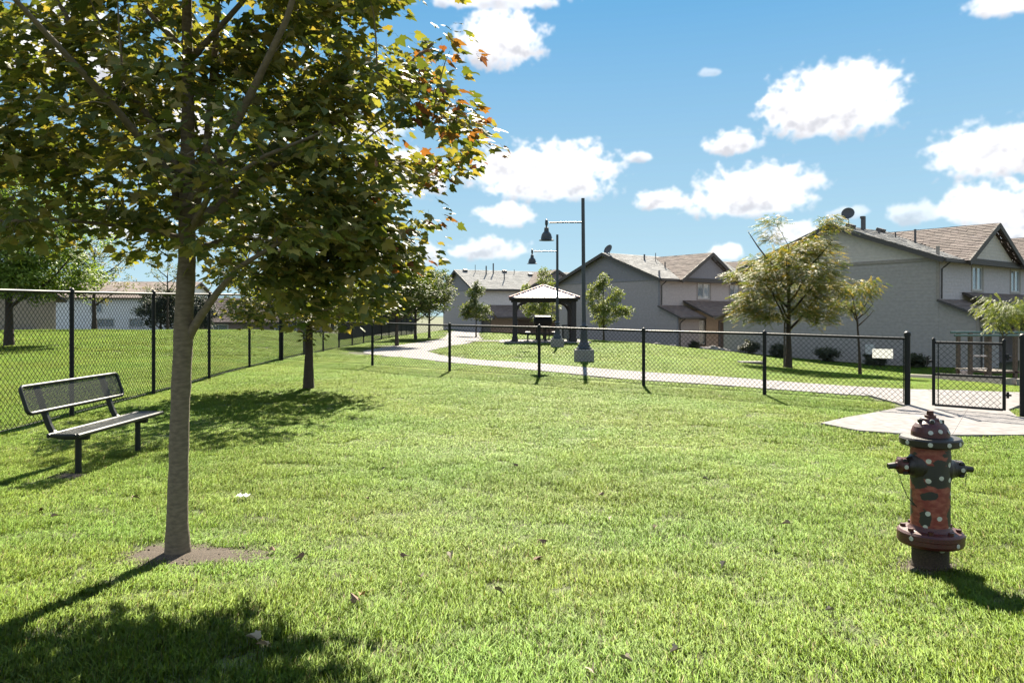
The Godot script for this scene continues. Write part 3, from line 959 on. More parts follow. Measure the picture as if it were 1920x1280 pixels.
func fence_line(called: String, label: String, pts: Array, h: float, r: float, ends: Array) -> Node3D:
	var f := thing(called, Vector3.ZERO, label, "fence")
	for i in pts.size():
		post(f, pts[i], h + (0.06 if i in ends else 0.0), r * (1.35 if i in ends else 1.0), "end_post" if i in ends else "line_post")
		if i == 0: continue
		var a: Vector3 = pts[i - 1]
		var b: Vector3 = pts[i]
		var rail := MB.new()
		rail.tube([a + Vector3.UP * (h - 0.02), b + Vector3.UP * (h - 0.02)], [0.024, 0.024], 8)
		part("top_rail", rail, M.black_steel, f)
		var m := MB.new()
		chain(m, a + Vector3.UP * 0.05, b + Vector3.UP * 0.05, h - 0.07)
		m.wire(a + Vector3.UP * 0.06, b + Vector3.UP * 0.06, 0.004)
		for e in [a, b]:
			var inw: Vector3 = (b - a).normalized() * (0.06 if e == a else -0.06)
			if (i - (1 if e == a else 0)) in ends: m.rod(e + inw + Vector3.UP * 0.06, e + inw + Vector3.UP * (h - 0.03), 0.008, 5)
		for y in [0.25, 0.55, 0.85]:                 # ties
			m.rod(b + Vector3.UP * h * y - Vector3(r + 0.01, 0, 0), b + Vector3.UP * h * y + Vector3(r + 0.01, 0, 0), 0.006, 4)
		part("chain_link", m, M.mesh_wire, f, "stuff")
	return f
func fences() -> void:
	# left fence, two metres tall, running straight ahead
	var pts := []
	var d := 6.28
	while d < 62.0:
		var x := -6.83 - 0.0143 * d
		pts.append(G(x, d))
		d += 2.79
	var left := fence_line("tall_fence", "tall black chain link fence running along the lawn behind the bench", pts, 2.0, 0.034, [0])
	for i in range(9, pts.size() - 1):               # dark screen cloth tied to the far bays
		var a: Vector3 = pts[i] + Vector3(-0.045, 0, 0)
		var b: Vector3 = pts[i + 1] + Vector3(-0.045, 0, 0)
		var sc := MB.new()
		sc.bar((a + b) * 0.5 + Vector3.UP * 1.16 - (b - a) * 0.497, (a + b) * 0.5 + Vector3.UP * 1.16 + (b - a) * 0.497, 0.006, 1.62)
		part("privacy_screen", sc, M.screen, left)
	# low fence across the view
	var low := []
	for p in [1702.0, 1434.0, 1207.0, 1011.0, 843.0, 698.0]:
		var q: float = (p - 960.0) / 1400.0
		var t := (7.02 - q * 13.24) / (2.18 + q * 1.51)
		low.append(G(7.02 - 2.18 * t, 13.24 + 1.51 * t))
	low.append(G(-7.1, 23.05))
	fence_line("low_fence", "waist high black chain link fence between the lawn and the concrete path", low, 1.22, 0.036, [0])
	var rightside := [G(8.12, 11.85), G(10.5, 10.3), G(12.9, 8.7)]
	fence_line("low_fence", "waist high black chain link fence bay beyond the gate, beside the trash can", rightside, 1.22, 0.036, [0])
	# the gate, ajar on its own post
	var hinge := G(7.93, 12.02)
	var tip := G(7.19, 12.72)
	var g := thing("gate", hinge, "black chain link walk gate standing ajar over the concrete pad", "gate")
	var along := (tip - hinge)
	along.y = 0
	var ex := along.normalized()
	var wid := along.length()
	for s in [0.0, wid]:
		var st := MB.new()
		st.tube([ex * s + Vector3.UP * 0.09, ex * s + Vector3.UP * 1.2], [0.026, 0.026], 10)
		st.lathe([Vector2(0.03, 0), Vector2(0.03, 0.02), Vector2(0.015, 0.04), Vector2(0, 0.045)], 10, ex * s + Vector3.UP * 1.2)
		part("stile", st, M.black_steel, g)
	for y in [0.1, 0.62, 1.16]:
		var ra := MB.new()
		ra.tube([ex * 0.02 + Vector3.UP * y, ex * (wid - 0.02) + Vector3.UP * y], [0.022, 0.022], 8)
		part("rail", ra, M.black_steel, g)
	var cm := MB.new()
	chain(cm, Vector3.UP * 0.1 + ex * 0.04, Vector3.UP * 0.1 + ex * (wid - 0.04), 1.06)
	cm.rod(ex * (wid - 0.07) + Vector3.UP * 0.12, ex * (wid - 0.07) + Vector3.UP * 1.14, 0.008, 5)
	part("chain_link", cm, M.mesh_wire, g, "stuff")
	var la := MB.new()
	la.box(ex * (wid + 0.05) + Vector3.UP * 0.84, Vector3(0.12, 0.04, 0.05), Basis(Vector3.UP, 0.75), 0.008)
	la.rod(ex * (wid + 0.1) + Vector3.UP * 0.76, ex * (wid + 0.1) + Vector3.UP * 0.92, 0.012, 6)
	part("latch", la, M.black_steel, g)
	for y in [0.34, 0.95]:
		var hi := MB.new()
		hi.rod(Vector3.UP * y, Vector3.UP * y - ex * 0.1, 0.018, 6)
		hi.rod(Vector3.UP * (y - 0.05) - ex * 0.05, Vector3.UP * (y + 0.05) - ex * 0.05, 0.02, 6)
		part("hinge", hi, M.black_steel, g)

# ---------------------------------------------------------------- trees
func maple_leaf(fold: float, tint: Color) -> ArrayMesh:      # five pointed lobes, folded along the midrib and curled
	var o := [Vector2(0.0, -0.08), Vector2(0.14, -0.16), Vector2(0.34, -0.20), Vector2(0.38, -0.04), Vector2(0.60, 0.08), Vector2(0.48, 0.20), Vector2(0.50, 0.44), Vector2(0.30, 0.38), Vector2(0.20, 0.58), Vector2(0.0, 0.88)]
	var mb := MB.new()
	mb.col = tint
	var lift := func(p: Vector2) -> Vector3: return Vector3(p.x, absf(p.x) * fold - p.y * p.y * 0.22 - p.x * p.x * 0.25, p.y)
	for s in [-1.0, 1.0]:
		var c0: Vector3 = lift.call(Vector2(0, 0.1))
		for i in o.size() - 1:
			var a: Vector3 = lift.call(Vector2(o[i].x * s, o[i].y))
			var b: Vector3 = lift.call(Vector2(o[i + 1].x * s, o[i + 1].y))
			mb.face([c0, a, b], (c0 + a + b) / 3.0 + Vector3.DOWN)
	mb.tube([Vector3(0, 0, -0.05), Vector3(0, -0.03, -0.35), Vector3(0, 0.05, -0.6)], [0.012, 0.01, 0.01], 3, false)
	return mb.mesh()
func oval_spray(count: int, spread: float, long: float, sd: int) -> ArrayMesh:   # a twig tip with several plain leaves
	var r := RandomNumberGenerator.new()
	r.seed = sd
	var mb := MB.new()
	for k in count:
		var a := r.randf() * TAU
		var base := Vector3(r.randf_range(-1, 1), r.randf_range(-0.8, 0.8), r.randf_range(-1, 1)) * spread
		var d := Vector3(cos(a), r.randf_range(-0.7, 0.35), sin(a)).normalized()
		var w := d.cross(Vector3(r.randf_range(-0.5, 0.5), 1, r.randf_range(-0.5, 0.5))).normalized() * long * 0.28
		mb.col = Color.WHITE * r.randf_range(0.75, 1.2)
		var t := base + d * long
		var m := base + d * long * 0.45
		var n := w.cross(d).normalized()
		if n.y < 0: n = -n
		mb.face([base, m + w - n * 0.01, t], m - n)
		mb.face([base, t, m - w - n * 0.01], m - n)
	return mb.mesh()
func frond(pairs: int, long: float, sd: int) -> ArrayMesh:    # a feathered leaf that droops
	var r := RandomNumberGenerator.new()
	r.seed = sd
	var mb := MB.new()
	for k in pairs:
		var t := (k + 0.6) / pairs
		var p := Vector3(0, -0.25 * t * t * long, t * long)
		for s in [-1.0, 1.0]:
			mb.col = Color.WHITE * r.randf_range(0.8, 1.2)
			var d := Vector3(s, -0.25 + r.randf_range(-0.3, 0.3), 0.55).normalized() * long * 0.2 * (1.15 - 0.5 * t)
			var w := Vector3(-s * 0.4, r.randf_range(-0.2, 0.2), 1).normalized() * long * 0.05
			mb.face([p, p + d * 0.5 + w, p + d, p + d * 0.5 - w], p + Vector3.DOWN)
	return mb.mesh()
func pick(pal: Array) -> Color:        # palette of [share, colour, colour]
	var t := rng.randf()
	for q in pal:
		t -= q[0]
		if t <= 0.0: return q[1].lerp(q[2], rng.randf()) * rf(0.85, 1.15)
	return pal[0][1]
func curve(a: Vector3, b: Vector3, lift: float, steps: int, wob: float) -> Array:
	var out := []
	for i in steps + 1:
		var t := float(i) / steps
		out.append(a.lerp(b, t) + Vector3.UP * lift * sin(PI * t) + (rdir() * wob if i > 0 and i < steps else Vector3.ZERO))
	return out
func tree(t: Node3D, o: Dictionary) -> void:
	# o: trunk (points), radii, limbs [[points], r0, r1], clouds [[centre, half-sizes, clumps]], leaf meshes, size, per, spread, palette, bark, cut (Callable)
	var nodes := []
	var tr := MB.new()
	tr.tube(o.trunk, o.radii, o.get("sides", 10))
	part("trunk", tr, o.bark, t)
	for i in o.trunk.size():
		if o.trunk[i].y > o.get("bare", 1.2): nodes.append(o.trunk[i])
	for l in o.get("limbs", []):
		var mb := MB.new()
		var rr := []
		for i in l[0].size(): rr.append(lerpf(l[1], l[2], float(i) / (l[0].size() - 1)))
		mb.tube(l[0], rr, 7)
		part("limb", mb, o.bark, t)
		for i in range(1, l[0].size()):
			nodes.append(l[0][i])
			nodes.append(l[0][i].lerp(l[0][i - 1], 0.5))
	var clumps := []
	for c in o.clouds:
		for k in c[2]:
			var q := rdir() * pow(rng.randf(), 0.42)
			clumps.append(c[0] + Vector3(q.x * c[1].x, q.y * c[1].y, q.z * c[1].z))
	if o.has("cut"): clumps = clumps.filter(o.cut)
	var axis: Vector3 = o.trunk[o.trunk.size() / 2]
	clumps.sort_custom(func(p, q): return Vector2(p.x - axis.x, p.z - axis.z).length() < Vector2(q.x - axis.x, q.z - axis.z).length())
	var br := MB.new()
	var where := []
	for c in clumps:
		var best := 1e9
		var from: Vector3 = nodes[0]
		for n in nodes:
			var away: float = n.distance_to(c) + maxf(0.0, n.y - c.y) * 1.2
			if away < best:
				best = away
				from = n
		var p := curve(from, c, o.get("lift", 0.06) * best, 3, 0.05 * best)
		var r0: float = clampf(0.004 + best * 0.009, 0.005, 0.03) * o.get("twig", 1.0)
		br.tube(p, [r0, r0 * 0.75, r0 * 0.5, r0 * 0.25], 4, false)
		nodes.append(p[2])
		nodes.append(c)
		for k in o.per:
			var q = rdir() * pow(rng.randf(), 0.6) * o.spread
			q.y *= o.get("flat", 0.7)
			where.append([c + q, q])
	part("branches", br, o.bark, t, "stuff")
	# leaves: the ones that show largest one by one, the rest as one mass
	var crown := Node3D.new()
	crown.name = "crown"
	t.add_child(crown)
	var eye := Vector3(0, EYE, 0) - t.position
	var single: int = o.get("single", 0)
	if single: where.sort_custom(func(a, b): return a[0].distance_squared_to(eye) < b[0].distance_squared_to(eye))
	var ms: Array = o.leaves
	var tf := []
	var tc := []
	for m in ms:
		tf.append([]); tc.append([])
	var every := maxi(1, int(where.size() * 0.35 / maxi(single, 1)))
	for i in where.size():
		var w: Array = where[i]
		var out: Vector3 = Vector3(w[1].x, 0, w[1].z).normalized() + Vector3(w[0].x - axis.x, 0, w[0].z - axis.z).normalized() * 0.7
		var fwd := (out + Vector3(rf(-0.8, 0.8), rf(-0.9, 0.1) + o.get("droop", 0.0), rf(-0.8, 0.8))).normalized()
		var upv = (Vector3.UP + Vector3(rf(-1, 1), 0, rf(-1, 1)) * o.get("tilt", 0.75)).normalized()
		var side = upv.cross(fwd).normalized()
		var bas := Basis(side, fwd.cross(side), fwd) * Basis.from_scale(Vector3.ONE * o.size * rf(0.65, 1.25))
		var col: Color = pick(o.palette)
		if o.has("paint"): col = o.paint.call(w[0], col)
		if single > 0 and i % every == 0 and w[0].y < 3.9:
			single -= 1
			var lf := MeshInstance3D.new()
			lf.name = "leaf"
			var kk: int = 0
			var near := 1e9
			for j in leaf_tones.size():
				var dd: float = Vector3(leaf_tones[j][0].r - col.r, leaf_tones[j][0].g - col.g, leaf_tones[j][0].b - col.b).length()
				if dd < near:
					near = dd
					kk = j
			lf.mesh = leaf_tones[kk][1]
			lf.material_override = M.leaf
			lf.transform = Transform3D(bas, w[0])
			crown.add_child(lf, true)
			continue
		var k := rng.randi() % ms.size()
		tf[k].append(Transform3D(bas, w[0]))
		tc[k].append(col)
	for k in ms.size():
		if tf[k].size(): multi("foliage", ms[k], tf[k], tc[k], o.leaf_mat, crown)
var leaf_tones := []
func young_tree(called: String, label: String, at: Vector3, height: float, radius: float, o: Dictionary, group := "") -> Node3D:   # a round or oval crown on a straight trunk
	var t := thing(called, at, label, "tree", group)
	var bare: float = o.get("bare_h", height * 0.3)
	var lean: Vector3 = o.get("lean", Vector3.ZERO)
	var tp := []
	var tr := []
	var r0: float = o.get("girth", 0.06)
	for i in 7:
		var k := i / 6.0
		tp.append(Vector3(0, -0.1 + k * height * 0.84, 0) + lean * k * k + Vector3(rf(-1, 1), 0, rf(-1, 1)) * r0 * 0.5 * k)
		tr.append(r0 * (1.25 if i == 0 else 1.0) * (1.0 - 0.85 * k))
	var limbs := []
	for i in o.get("nlimbs", 7):
		var a = i * 2.4 + rf(-0.3, 0.3)
		var y0 := lerpf(bare, height * 0.62, i / float(o.get("nlimbs", 7)))
		var start: Vector3 = Vector3(0, y0, 0) + lean * pow(y0 / height, 2.0)
		var rr: float = radius * rf(0.5, 0.72)
		var e := start + Vector3(cos(a) * rr, rr * o.get("rise", 0.75), sin(a) * rr)
		e.y = minf(e.y, height * 0.95)
		limbs.append([curve(start, e, -0.06 * rr, 4, 0.03 * rr), r0 * 0.45, r0 * 0.12])
	o.merge({"trunk": tp, "radii": tr, "limbs": limbs, "bare": bare, "bark": M.bark_dark, "leaf_mat": M.small_leaf}, false)
	if not o.has("clouds"):
		var cy := (height + bare) * 0.5 + 0.05 * height
		o.clouds = [[Vector3(0, cy, 0) + lean * 0.5, Vector3(radius, (height - bare) * 0.5, radius), o.get("clumps", 60)]]
	tree(t, o)
	return t
func trees() -> void:
	var green := [0.60, Color(0.075, 0.10, 0.028), Color(0.14, 0.175, 0.052)]
	var olive := [0.26, Color(0.18, 0.195, 0.055), Color(0.28, 0.275, 0.09)]
	var gold := [0.14, Color(0.26, 0.235, 0.085), Color(0.31, 0.25, 0.095)]
	for c in [Color(0.06, 0.10, 0.02), Color(0.09, 0.13, 0.026), Color(0.13, 0.15, 0.03), Color(0.2, 0.21, 0.045), Color(0.29, 0.25, 0.085), Color(0.29, 0.14, 0.06), Color(0.22, 0.075, 0.045)]:
		leaf_tones.append([c, maple_leaf(0.22, c)])
	var leaves := [maple_leaf(0.1, Color.WHITE), maple_leaf(0.35, Color.WHITE), maple_leaf(-0.15, Color.WHITE)]
	# near maple
	var D := 5.04
	var base := px(333, 1050, D)
	base.y = H(base.x, D)
	var t1 := thing("maple_tree", base, "large maple with smooth pale trunk and leaves reddening at the edge, beside the bench", "tree", "maples on the lawn")
	var P := func(x: float, y: float, dz := 0.0) -> Vector3: return px(x, y, D) + Vector3(0, 0, dz) - base
	var trunk := []
	for q in [[333, 1068], [333, 1040], [332, 980], [334, 880], [337, 770], [342, 660], [345, 575], [350, 490], [350, 400], [351, 300], [352, 200], [351, 100], [350, 0], [356, -160], [362, -330]]: trunk.append(P.call(q[0], q[1]))
	var rad := [.125, .09, .07, .063, .061, .062, .06, .056, .053, .046, .041, .036, .03, .02, .01]
	var tk := []
	var tr := []
	for i in trunk.size() - 1:
		for k in 5:
			var f := k / 5.0
			tk.append(trunk[i].cubic_interpolate(trunk[i + 1], trunk[maxi(i - 1, 0)], trunk[mini(i + 2, trunk.size() - 1)], f) + Vector3(rf(-1, 1), 0, rf(-1, 1)) * 0.0012)
			tr.append(lerpf(rad[i], rad[i + 1], f) * (1.0 + rf(-0.018, 0.018)) * (1.05 if (i * 5 + k) in [17, 22, 27, 33] else 1.0))
	var limbs := []
	for l in [[[352, 632, 0], [382, 592, .05], [425, 548, .15], [480, 505, .3], [560, 468, .45], .034, .012], [[358, 425, 0], [430, 355, -.1], [525, 275, -.2], [640, 182, -.3], [735, 105, -.35], [800, 40, -.4], .04, .012], [[352, 385, 0], [440, 290, .2], [520, 200, .45], [595, 115, .7], [650, 10, .9], .036, .012],
			[[342, 335, 0], [300, 240, .1], [250, 160, .2], [190, 92, .3], [140, -10, .4], .03, .01], [[362, 410, 0], [382, 270, -.05], [393, 70, -.1], [402, -120, -.1], .034, .015], [[338, 410, 0], [312, 335, -.1], [240, 290, -.3], [130, 262, -.5], [20, 240, -.6], .03, .01],
			[[342, 446, 0], [275, 432, .15], [180, 425, .35], [60, 432, .5], .018, .008], [[350, 380, 0], [370, 260, -.7], [400, 150, -1.3], .03, .012], [[346, 360, 0], [330, 260, .8], [300, 170, 1.5], .03, .012], [[360, 470, 0], [450, 410, -.5], [560, 350, -.9], [660, 330, -1.1], .025, .008], [[356, 330, 0], [470, 230, -.6], [600, 130, -1.0], .025, .01],
			[[352, 440, 0], [450, 385, .5], [570, 340, .8], [690, 305, .95], .026, .006], [[350, 120, 0], [460, 20, .1], [560, -90, .2], .025, .01], [[350, 100, 0], [250, 0, -.2], [160, -110, -.3], .025, .01]]:
		var pts := []
		for i in l.size() - 2: pts.append(P.call(l[i][0], l[i][1], l[i][2]))
		limbs.append([pts, l[l.size() - 2], l[l.size() - 1]])
	var mid: Vector3 = P.call(420, 250)
	tree(t1, {"trunk": tk, "radii": tr, "sides": 20, "limbs": limbs, "bare": 1.7, "bark": M.bark, "leaf_mat": M.leaf,
		"clouds": [[P.call(430, 210), Vector3(1.75, 1.25, 1.7), 125], [P.call(660, 310), Vector3(0.9, 0.8, 0.8), 42], [P.call(610, 470), Vector3(0.8, 0.42, 0.7), 36], [P.call(640, 40), Vector3(1.0, 0.9, 0.9), 42], [P.call(110, 290), Vector3(1.1, 0.75, 1.1), 60], [P.call(150, 20), Vector3(1.0, 0.8, 1.0), 40], [P.call(400, -200), Vector3(1.5, 1.2, 1.2), 55]],
		"leaves": leaves, "size": 0.076, "per": 41, "spread": 0.29, "flat": 0.55, "palette": [[0.48, green[1], green[2]], [0.36, olive[1], olive[2]], [0.16, gold[1], gold[2]]], "single": 290, "tilt": 0.8, "twig": 0.8,
		"paint": func(p: Vector3, c: Color) -> Color:      # autumn begins at the outer twigs on one side
			if p.x - mid.x > 1.1 and rng.randf() < 0.38 * smoothstep(1.0, 1.9, p.x - mid.x): return Color(0.29, 0.14, 0.06).lerp(Color(0.22, 0.075, 0.045), rng.randf())
			return c,
		"cut": func(p: Vector3) -> bool:
			var edge: float = P.call(0, 475).y
			return p.y > edge - 0.42 * smoothstep(0.2, 0.9, p.x) and p.x < P.call(880, 0).x})
	# second maple
	var b2 := px(578, 730, 15.7)
	b2.y = H(b2.x, 15.7)
	young_tree("maple_tree", "smaller maple with rough brown trunk and golden lower leaves, further up the lawn", b2, 5.4, 2.35, {"bare_h": 1.35, "girth": 0.10, "leaves": leaves, "leaf_mat": M.leaf, "size": 0.09, "per": 34, "spread": 0.36, "clouds": [[Vector3(0, 3.2, 0), Vector3(2.3, 2.1, 2.3), 150], [Vector3(0, 1.75, 0), Vector3(1.8, 0.45, 1.6), 75], [Vector3(-1.2, 2.2, 0), Vector3(1.1, 0.7, 1.2), 40]], "palette": [[0.5, green[1], green[2]], [0.3, olive[1], olive[2]], [0.2, gold[1], gold[2]]], "single": 290, "nlimbs": 10, "rise": 0.55, "flat": 0.6}, "maples on the lawn")
	var spray := [oval_spray(7, 0.09, 0.085, 1), oval_spray(7, 0.09, 0.085, 2)]
	var big_spray := [oval_spray(9, 0.16, 0.13, 3), oval_spray(9, 0.16, 0.13, 4)]
	var fronds := [frond(8, 0.22, 5), frond(7, 0.25, 6)]
	var plain := [[0.7, Color(0.06, 0.10, 0.02), Color(0.11, 0.15, 0.035)], [0.3, Color(0.15, 0.18, 0.05), Color(0.22, 0.22, 0.07)]]
	var lime := [[0.6, Color(0.20, 0.24, 0.06), Color(0.30, 0.32, 0.10)], [0.4, Color(0.12, 0.18, 0.035), Color(0.2, 0.25, 0.06)]]
	var locust := [[0.5, Color(0.13, 0.16, 0.04), Color(0.20, 0.22, 0.06)], [0.25, Color(0.08, 0.12, 0.03), Color(0.12, 0.16, 0.04)], [0.25, Color(0.38, 0.28, 0.06), Color(0.42, 0.30, 0.07)]]
	# trees along the far stretch of the tall fence
	for q in [[-5.25, 34.0, 4.1, 1.65, "round leafy tree beside the path, first past the low fence corner"], [-5.5, 42.5, 4.1, 1.5, "round leafy tree second along the screened fence, shading the path"], [-5.1, 46.0, 4.2, 1.6, "round leafy tree third along the screened fence, at the bend of the path"]]:
		young_tree("pear_tree", q[4], G(q[0], q[1]), q[2], q[3], {"bare_h": 1.1, "girth": 0.09, "leaves": big_spray, "size": 1.0, "per": 12, "spread": 0.4, "clumps": 130, "palette": plain}, "trees along the screened fence")
	young_tree("pear_tree", "small egg shaped tree standing before the cream townhouse", G(-2.65, 55.0), 3.9, 1.25, {"bare_h": 1.2, "girth": 0.06, "leaves": big_spray, "size": 1.0, "per": 9, "spread": 0.34, "clumps": 75, "palette": plain, "clouds": [[Vector3(0, 2.0, 0), Vector3(1.15, 0.8, 1.15), 55], [Vector3(0, 2.9, 0), Vector3(0.65, 0.95, 0.65), 25], [Vector3(0, 3.7, 0), Vector3(0.2, 0.45, 0.2), 5]]})
	# pale upright trees near the gazebo
	for q in [[1.95, 46.0, 4.6, "pale green upright tree behind the gazebo roof", [[Vector3(0, 2.0, 0), Vector3(1.35, 0.9, 1.3), 60], [Vector3(0.15, 3.5, 0), Vector3(0.5, 1.0, 0.5), 26], [Vector3(-0.95, 2.9, 0), Vector3(0.3, 0.5, 0.3), 8]]], [5.35, 43.5, 4.1, "pale green upright tree with spreading arms, beside the nearer lamp post", [[Vector3(0, 1.7, 0), Vector3(0.95, 0.75, 0.9), 50], [Vector3(-0.1, 3.1, 0), Vector3(0.35, 0.95, 0.35), 20], [Vector3(-0.75, 2.6, 0), Vector3(0.35, 0.6, 0.35), 12], [Vector3(0.75, 2.5, 0), Vector3(0.3, 0.6, 0.3), 10], [Vector3(1.15, 1.75, 0), Vector3(0.45, 0.28, 0.4), 12]]]]:
		young_tree("upright_tree", q[3], G(q[0], q[1]), q[2], 1.1, {"bare_h": 0.75, "girth": 0.055, "leaves": big_spray, "size": 0.95, "per": 8, "spread": 0.27, "palette": lime, "rise": 1.6, "clouds": q[4]}, "pale trees by the gazebo")
	# honey locusts before the tan townhouse
	young_tree("locust_tree", "open feathery tree turning yellow, its trunk tied to a stake", G(8.9, 24.0), 4.85, 1.95, {"bare_h": 1.25, "girth": 0.10, "leaves": fronds, "size": 1.1, "per": 46, "spread": 0.38, "palette": locust, "nlimbs": 10, "rise": 1.1, "droop": 0.3, "flat": 0.6,
		"clouds": [[Vector3(0, 2.75, 0), Vector3(1.85, 1.15, 1.7), 120], [Vector3(-1.0, 1.8, 0), Vector3(0.8, 0.3, 0.8), 14], [Vector3(0.9, 1.75, 0), Vector3(0.8, 0.28, 0.8), 10], [Vector3(0.9, 3.9, 0), Vector3(0.9, 0.55, 0.8), 18], [Vector3(-0.5, 4.4, 0), Vector3(0.35, 0.6, 0.35), 5], [Vector3(1.4, 4.5, 0), Vector3(0.3, 0.35, 0.3), 4]]})
	young_tree("locust_tree", "slim young tree with a thin crown and bare grey stem, before the tan townhouse", G(11.2, 24.0), 3.3, 0.75, {"bare_h": 1.6, "girth": 0.055, "leaves": fronds, "size": 0.85, "per": 26, "spread": 0.3, "palette": locust, "nlimbs": 6, "rise": 1.0, "droop": -0.4, "lean": Vector3(-0.25, 0, 0),
		"clouds": [[Vector3(-0.15, 2.45, 0), Vector3(0.7, 0.55, 0.7), 26], [Vector3(0.35, 2.9, 0), Vector3(0.4, 0.35, 0.4), 8]]})
	young_tree("locust_tree", "small bright green tree rising behind the gate, beside the play structure", G(11.85, 18.0), 2.2, 0.75, {"bare_h": 1.15, "girth": 0.03, "leaves": fronds, "size": 0.75, "per": 26, "spread": 0.25, "palette": lime, "nlimbs": 6, "droop": -0.4,
		"clouds": [[Vector3(-0.05, 1.75, 0), Vector3(0.45, 0.5, 0.5), 22], [Vector3(0.5, 1.8, 0), Vector3(0.5, 0.28, 0.5), 16]]})
	var stake := thing("tree_stake", G(8.72, 23.9), "brown wooden stake against the trunk of the feathery tree", "stake")
	var sk := MB.new()
	sk.tube([Vector3(0, -0.1, 0), Vector3(0.01, 0.8, 0), Vector3(0.02, 1.5, 0)], [0.035, 0.033, 0.03], 8)
	part("pole", sk, M.play_wood, stake)
	var tie := MB.new()
	tie.tube([Vector3(0.02, 1.3, 0.03), Vector3(0.16, 1.31, 0.05), Vector3(0.19, 1.31, -0.1), Vector3(0.03, 1.3, -0.05)], [0.012, 0.012, 0.012, 0.012], 5)
	part("strap", tie, M.black_steel, stake)
	# beyond the tall fence
	var bright := [[0.75, Color(0.17, 0.26, 0.05), Color(0.27, 0.36, 0.08)], [0.25, Color(0.09, 0.14, 0.03), Color(0.14, 0.2, 0.04)]]
	young_tree("shade_tree", "big bright green tree with forked dark trunk beyond the left fence", G(-19.9, 29.5), 8.2, 4.0, {"bare_h": 1.5, "girth": 0.17, "leaves": big_spray, "size": 1.1, "per": 15, "spread": 0.6, "clouds": [[Vector3(0, 4.9, 0), Vector3(3.7, 3.0, 3.4), 210], [Vector3(0.9, 2.9, 0), Vector3(2.6, 1.1, 2.4), 100]], "palette": bright, "nlimbs": 11})
	young_tree("shade_tree", "loose yellowing tree between the garage and the white building", G(-28.0, 50.0), 6.8, 2.8, {"bare_h": 1.6, "girth": 0.16, "leaves": big_spray, "size": 1.1, "per": 8, "spread": 0.5, "clumps": 70, "palette": [[0.5, gold[1], gold[2]], [0.5, plain[0][1], plain[0][2]]]})
	young_tree("shade_tree", "thin wispy tree showing sky through it, before the white building", G(-24.0, 52.0), 6.4, 2.3, {"bare_h": 1.8, "girth": 0.09, "leaves": big_spray, "size": 0.9, "per": 6, "spread": 0.5, "clumps": 34, "palette": [[0.3, gold[1], gold[2]], [0.7, plain[0][1], plain[0][2]]]})
	var dark := [[1.0, Color(0.02, 0.035, 0.02), Color(0.04, 0.06, 0.03)]]
	for q in [[-29.2, 62.0, 3.9, 1.9, "broad dark conifer standing against the white building"], [-27.0, 64.0, 3.3, 1.5, "smaller dark conifer at the corner of the white building"]]:
		young_tree("conifer", q[4], G(q[0], q[1]), q[2], q[3], {"bare_h": 0.25, "girth": 0.12, "leaves": big_spray, "size": 1.3, "per": 14, "spread": 0.5, "clumps": 90, "palette": dark}, "dark conifers by the white building")
	for q in [[-62, 104, 9, 5.0, "rounded green tree far behind the white building"], [-38, 120, 9, 5.5, "rounded green tree far behind the brown roofed house"], [-16, 118, 8.5, 5.0, "rounded green tree far behind the screened fence"], [-26, 108, 7.5, 4.0, "rounded green tree far behind the second maple"]]:
		young_tree("distant_tree", q[4], W(q[0], q[1], -0.9), q[2], q[3], {"bare_h": 1.2, "girth": 0.3, "leaves": big_spray, "size": 2.2, "per": 9, "spread": 0.9, "clumps": 110, "palette": plain}, "far trees behind the houses")
	# clipped shrubs along the tan townhouse
	for i in 6:
		var sx: float = [1405.0, 1463.0, 1551.0, 1640.0, 1720.0, 1300.0][i]
		var sd: float = [42.2, 40.6, 38.6, 37.0, 35.6, 54.5][i]
		var w: float = [.5, .55, .6, .55, .5, .5][i]
		var at := px(sx, 600, sd)
		at.y = H(at.x, sd) + 0.0
		var t := thing("shrub", at, ["fifth", "fourth", "third", "second", "first"][i] + " dark rounded shrub along the tan townhouse end wall, counted from its front corner" if i < 5 else "small dark shrub under the porch window of the grey townhouse", "shrub", "shrubs along the tan townhouse" if i < 5 else "")
		var stem := []
		tree(t, {"trunk": [Vector3(0, -0.1, 0), Vector3(0, 0.25, 0), Vector3(0, 0.5, 0)], "radii": [0.04, 0.03, 0.01], "bare": -1.0, "clouds": [[Vector3(0, 0.4, 0), Vector3(w, 0.36, w), 40]], "leaves": spray, "size": 1.2, "per": 10, "spread": 0.16, "palette": [[1.0, Color(0.05, 0.06, 0.03), Color(0.085, 0.09, 0.045)]], "bark": M.bark_dark, "leaf_mat": M.small_leaf})

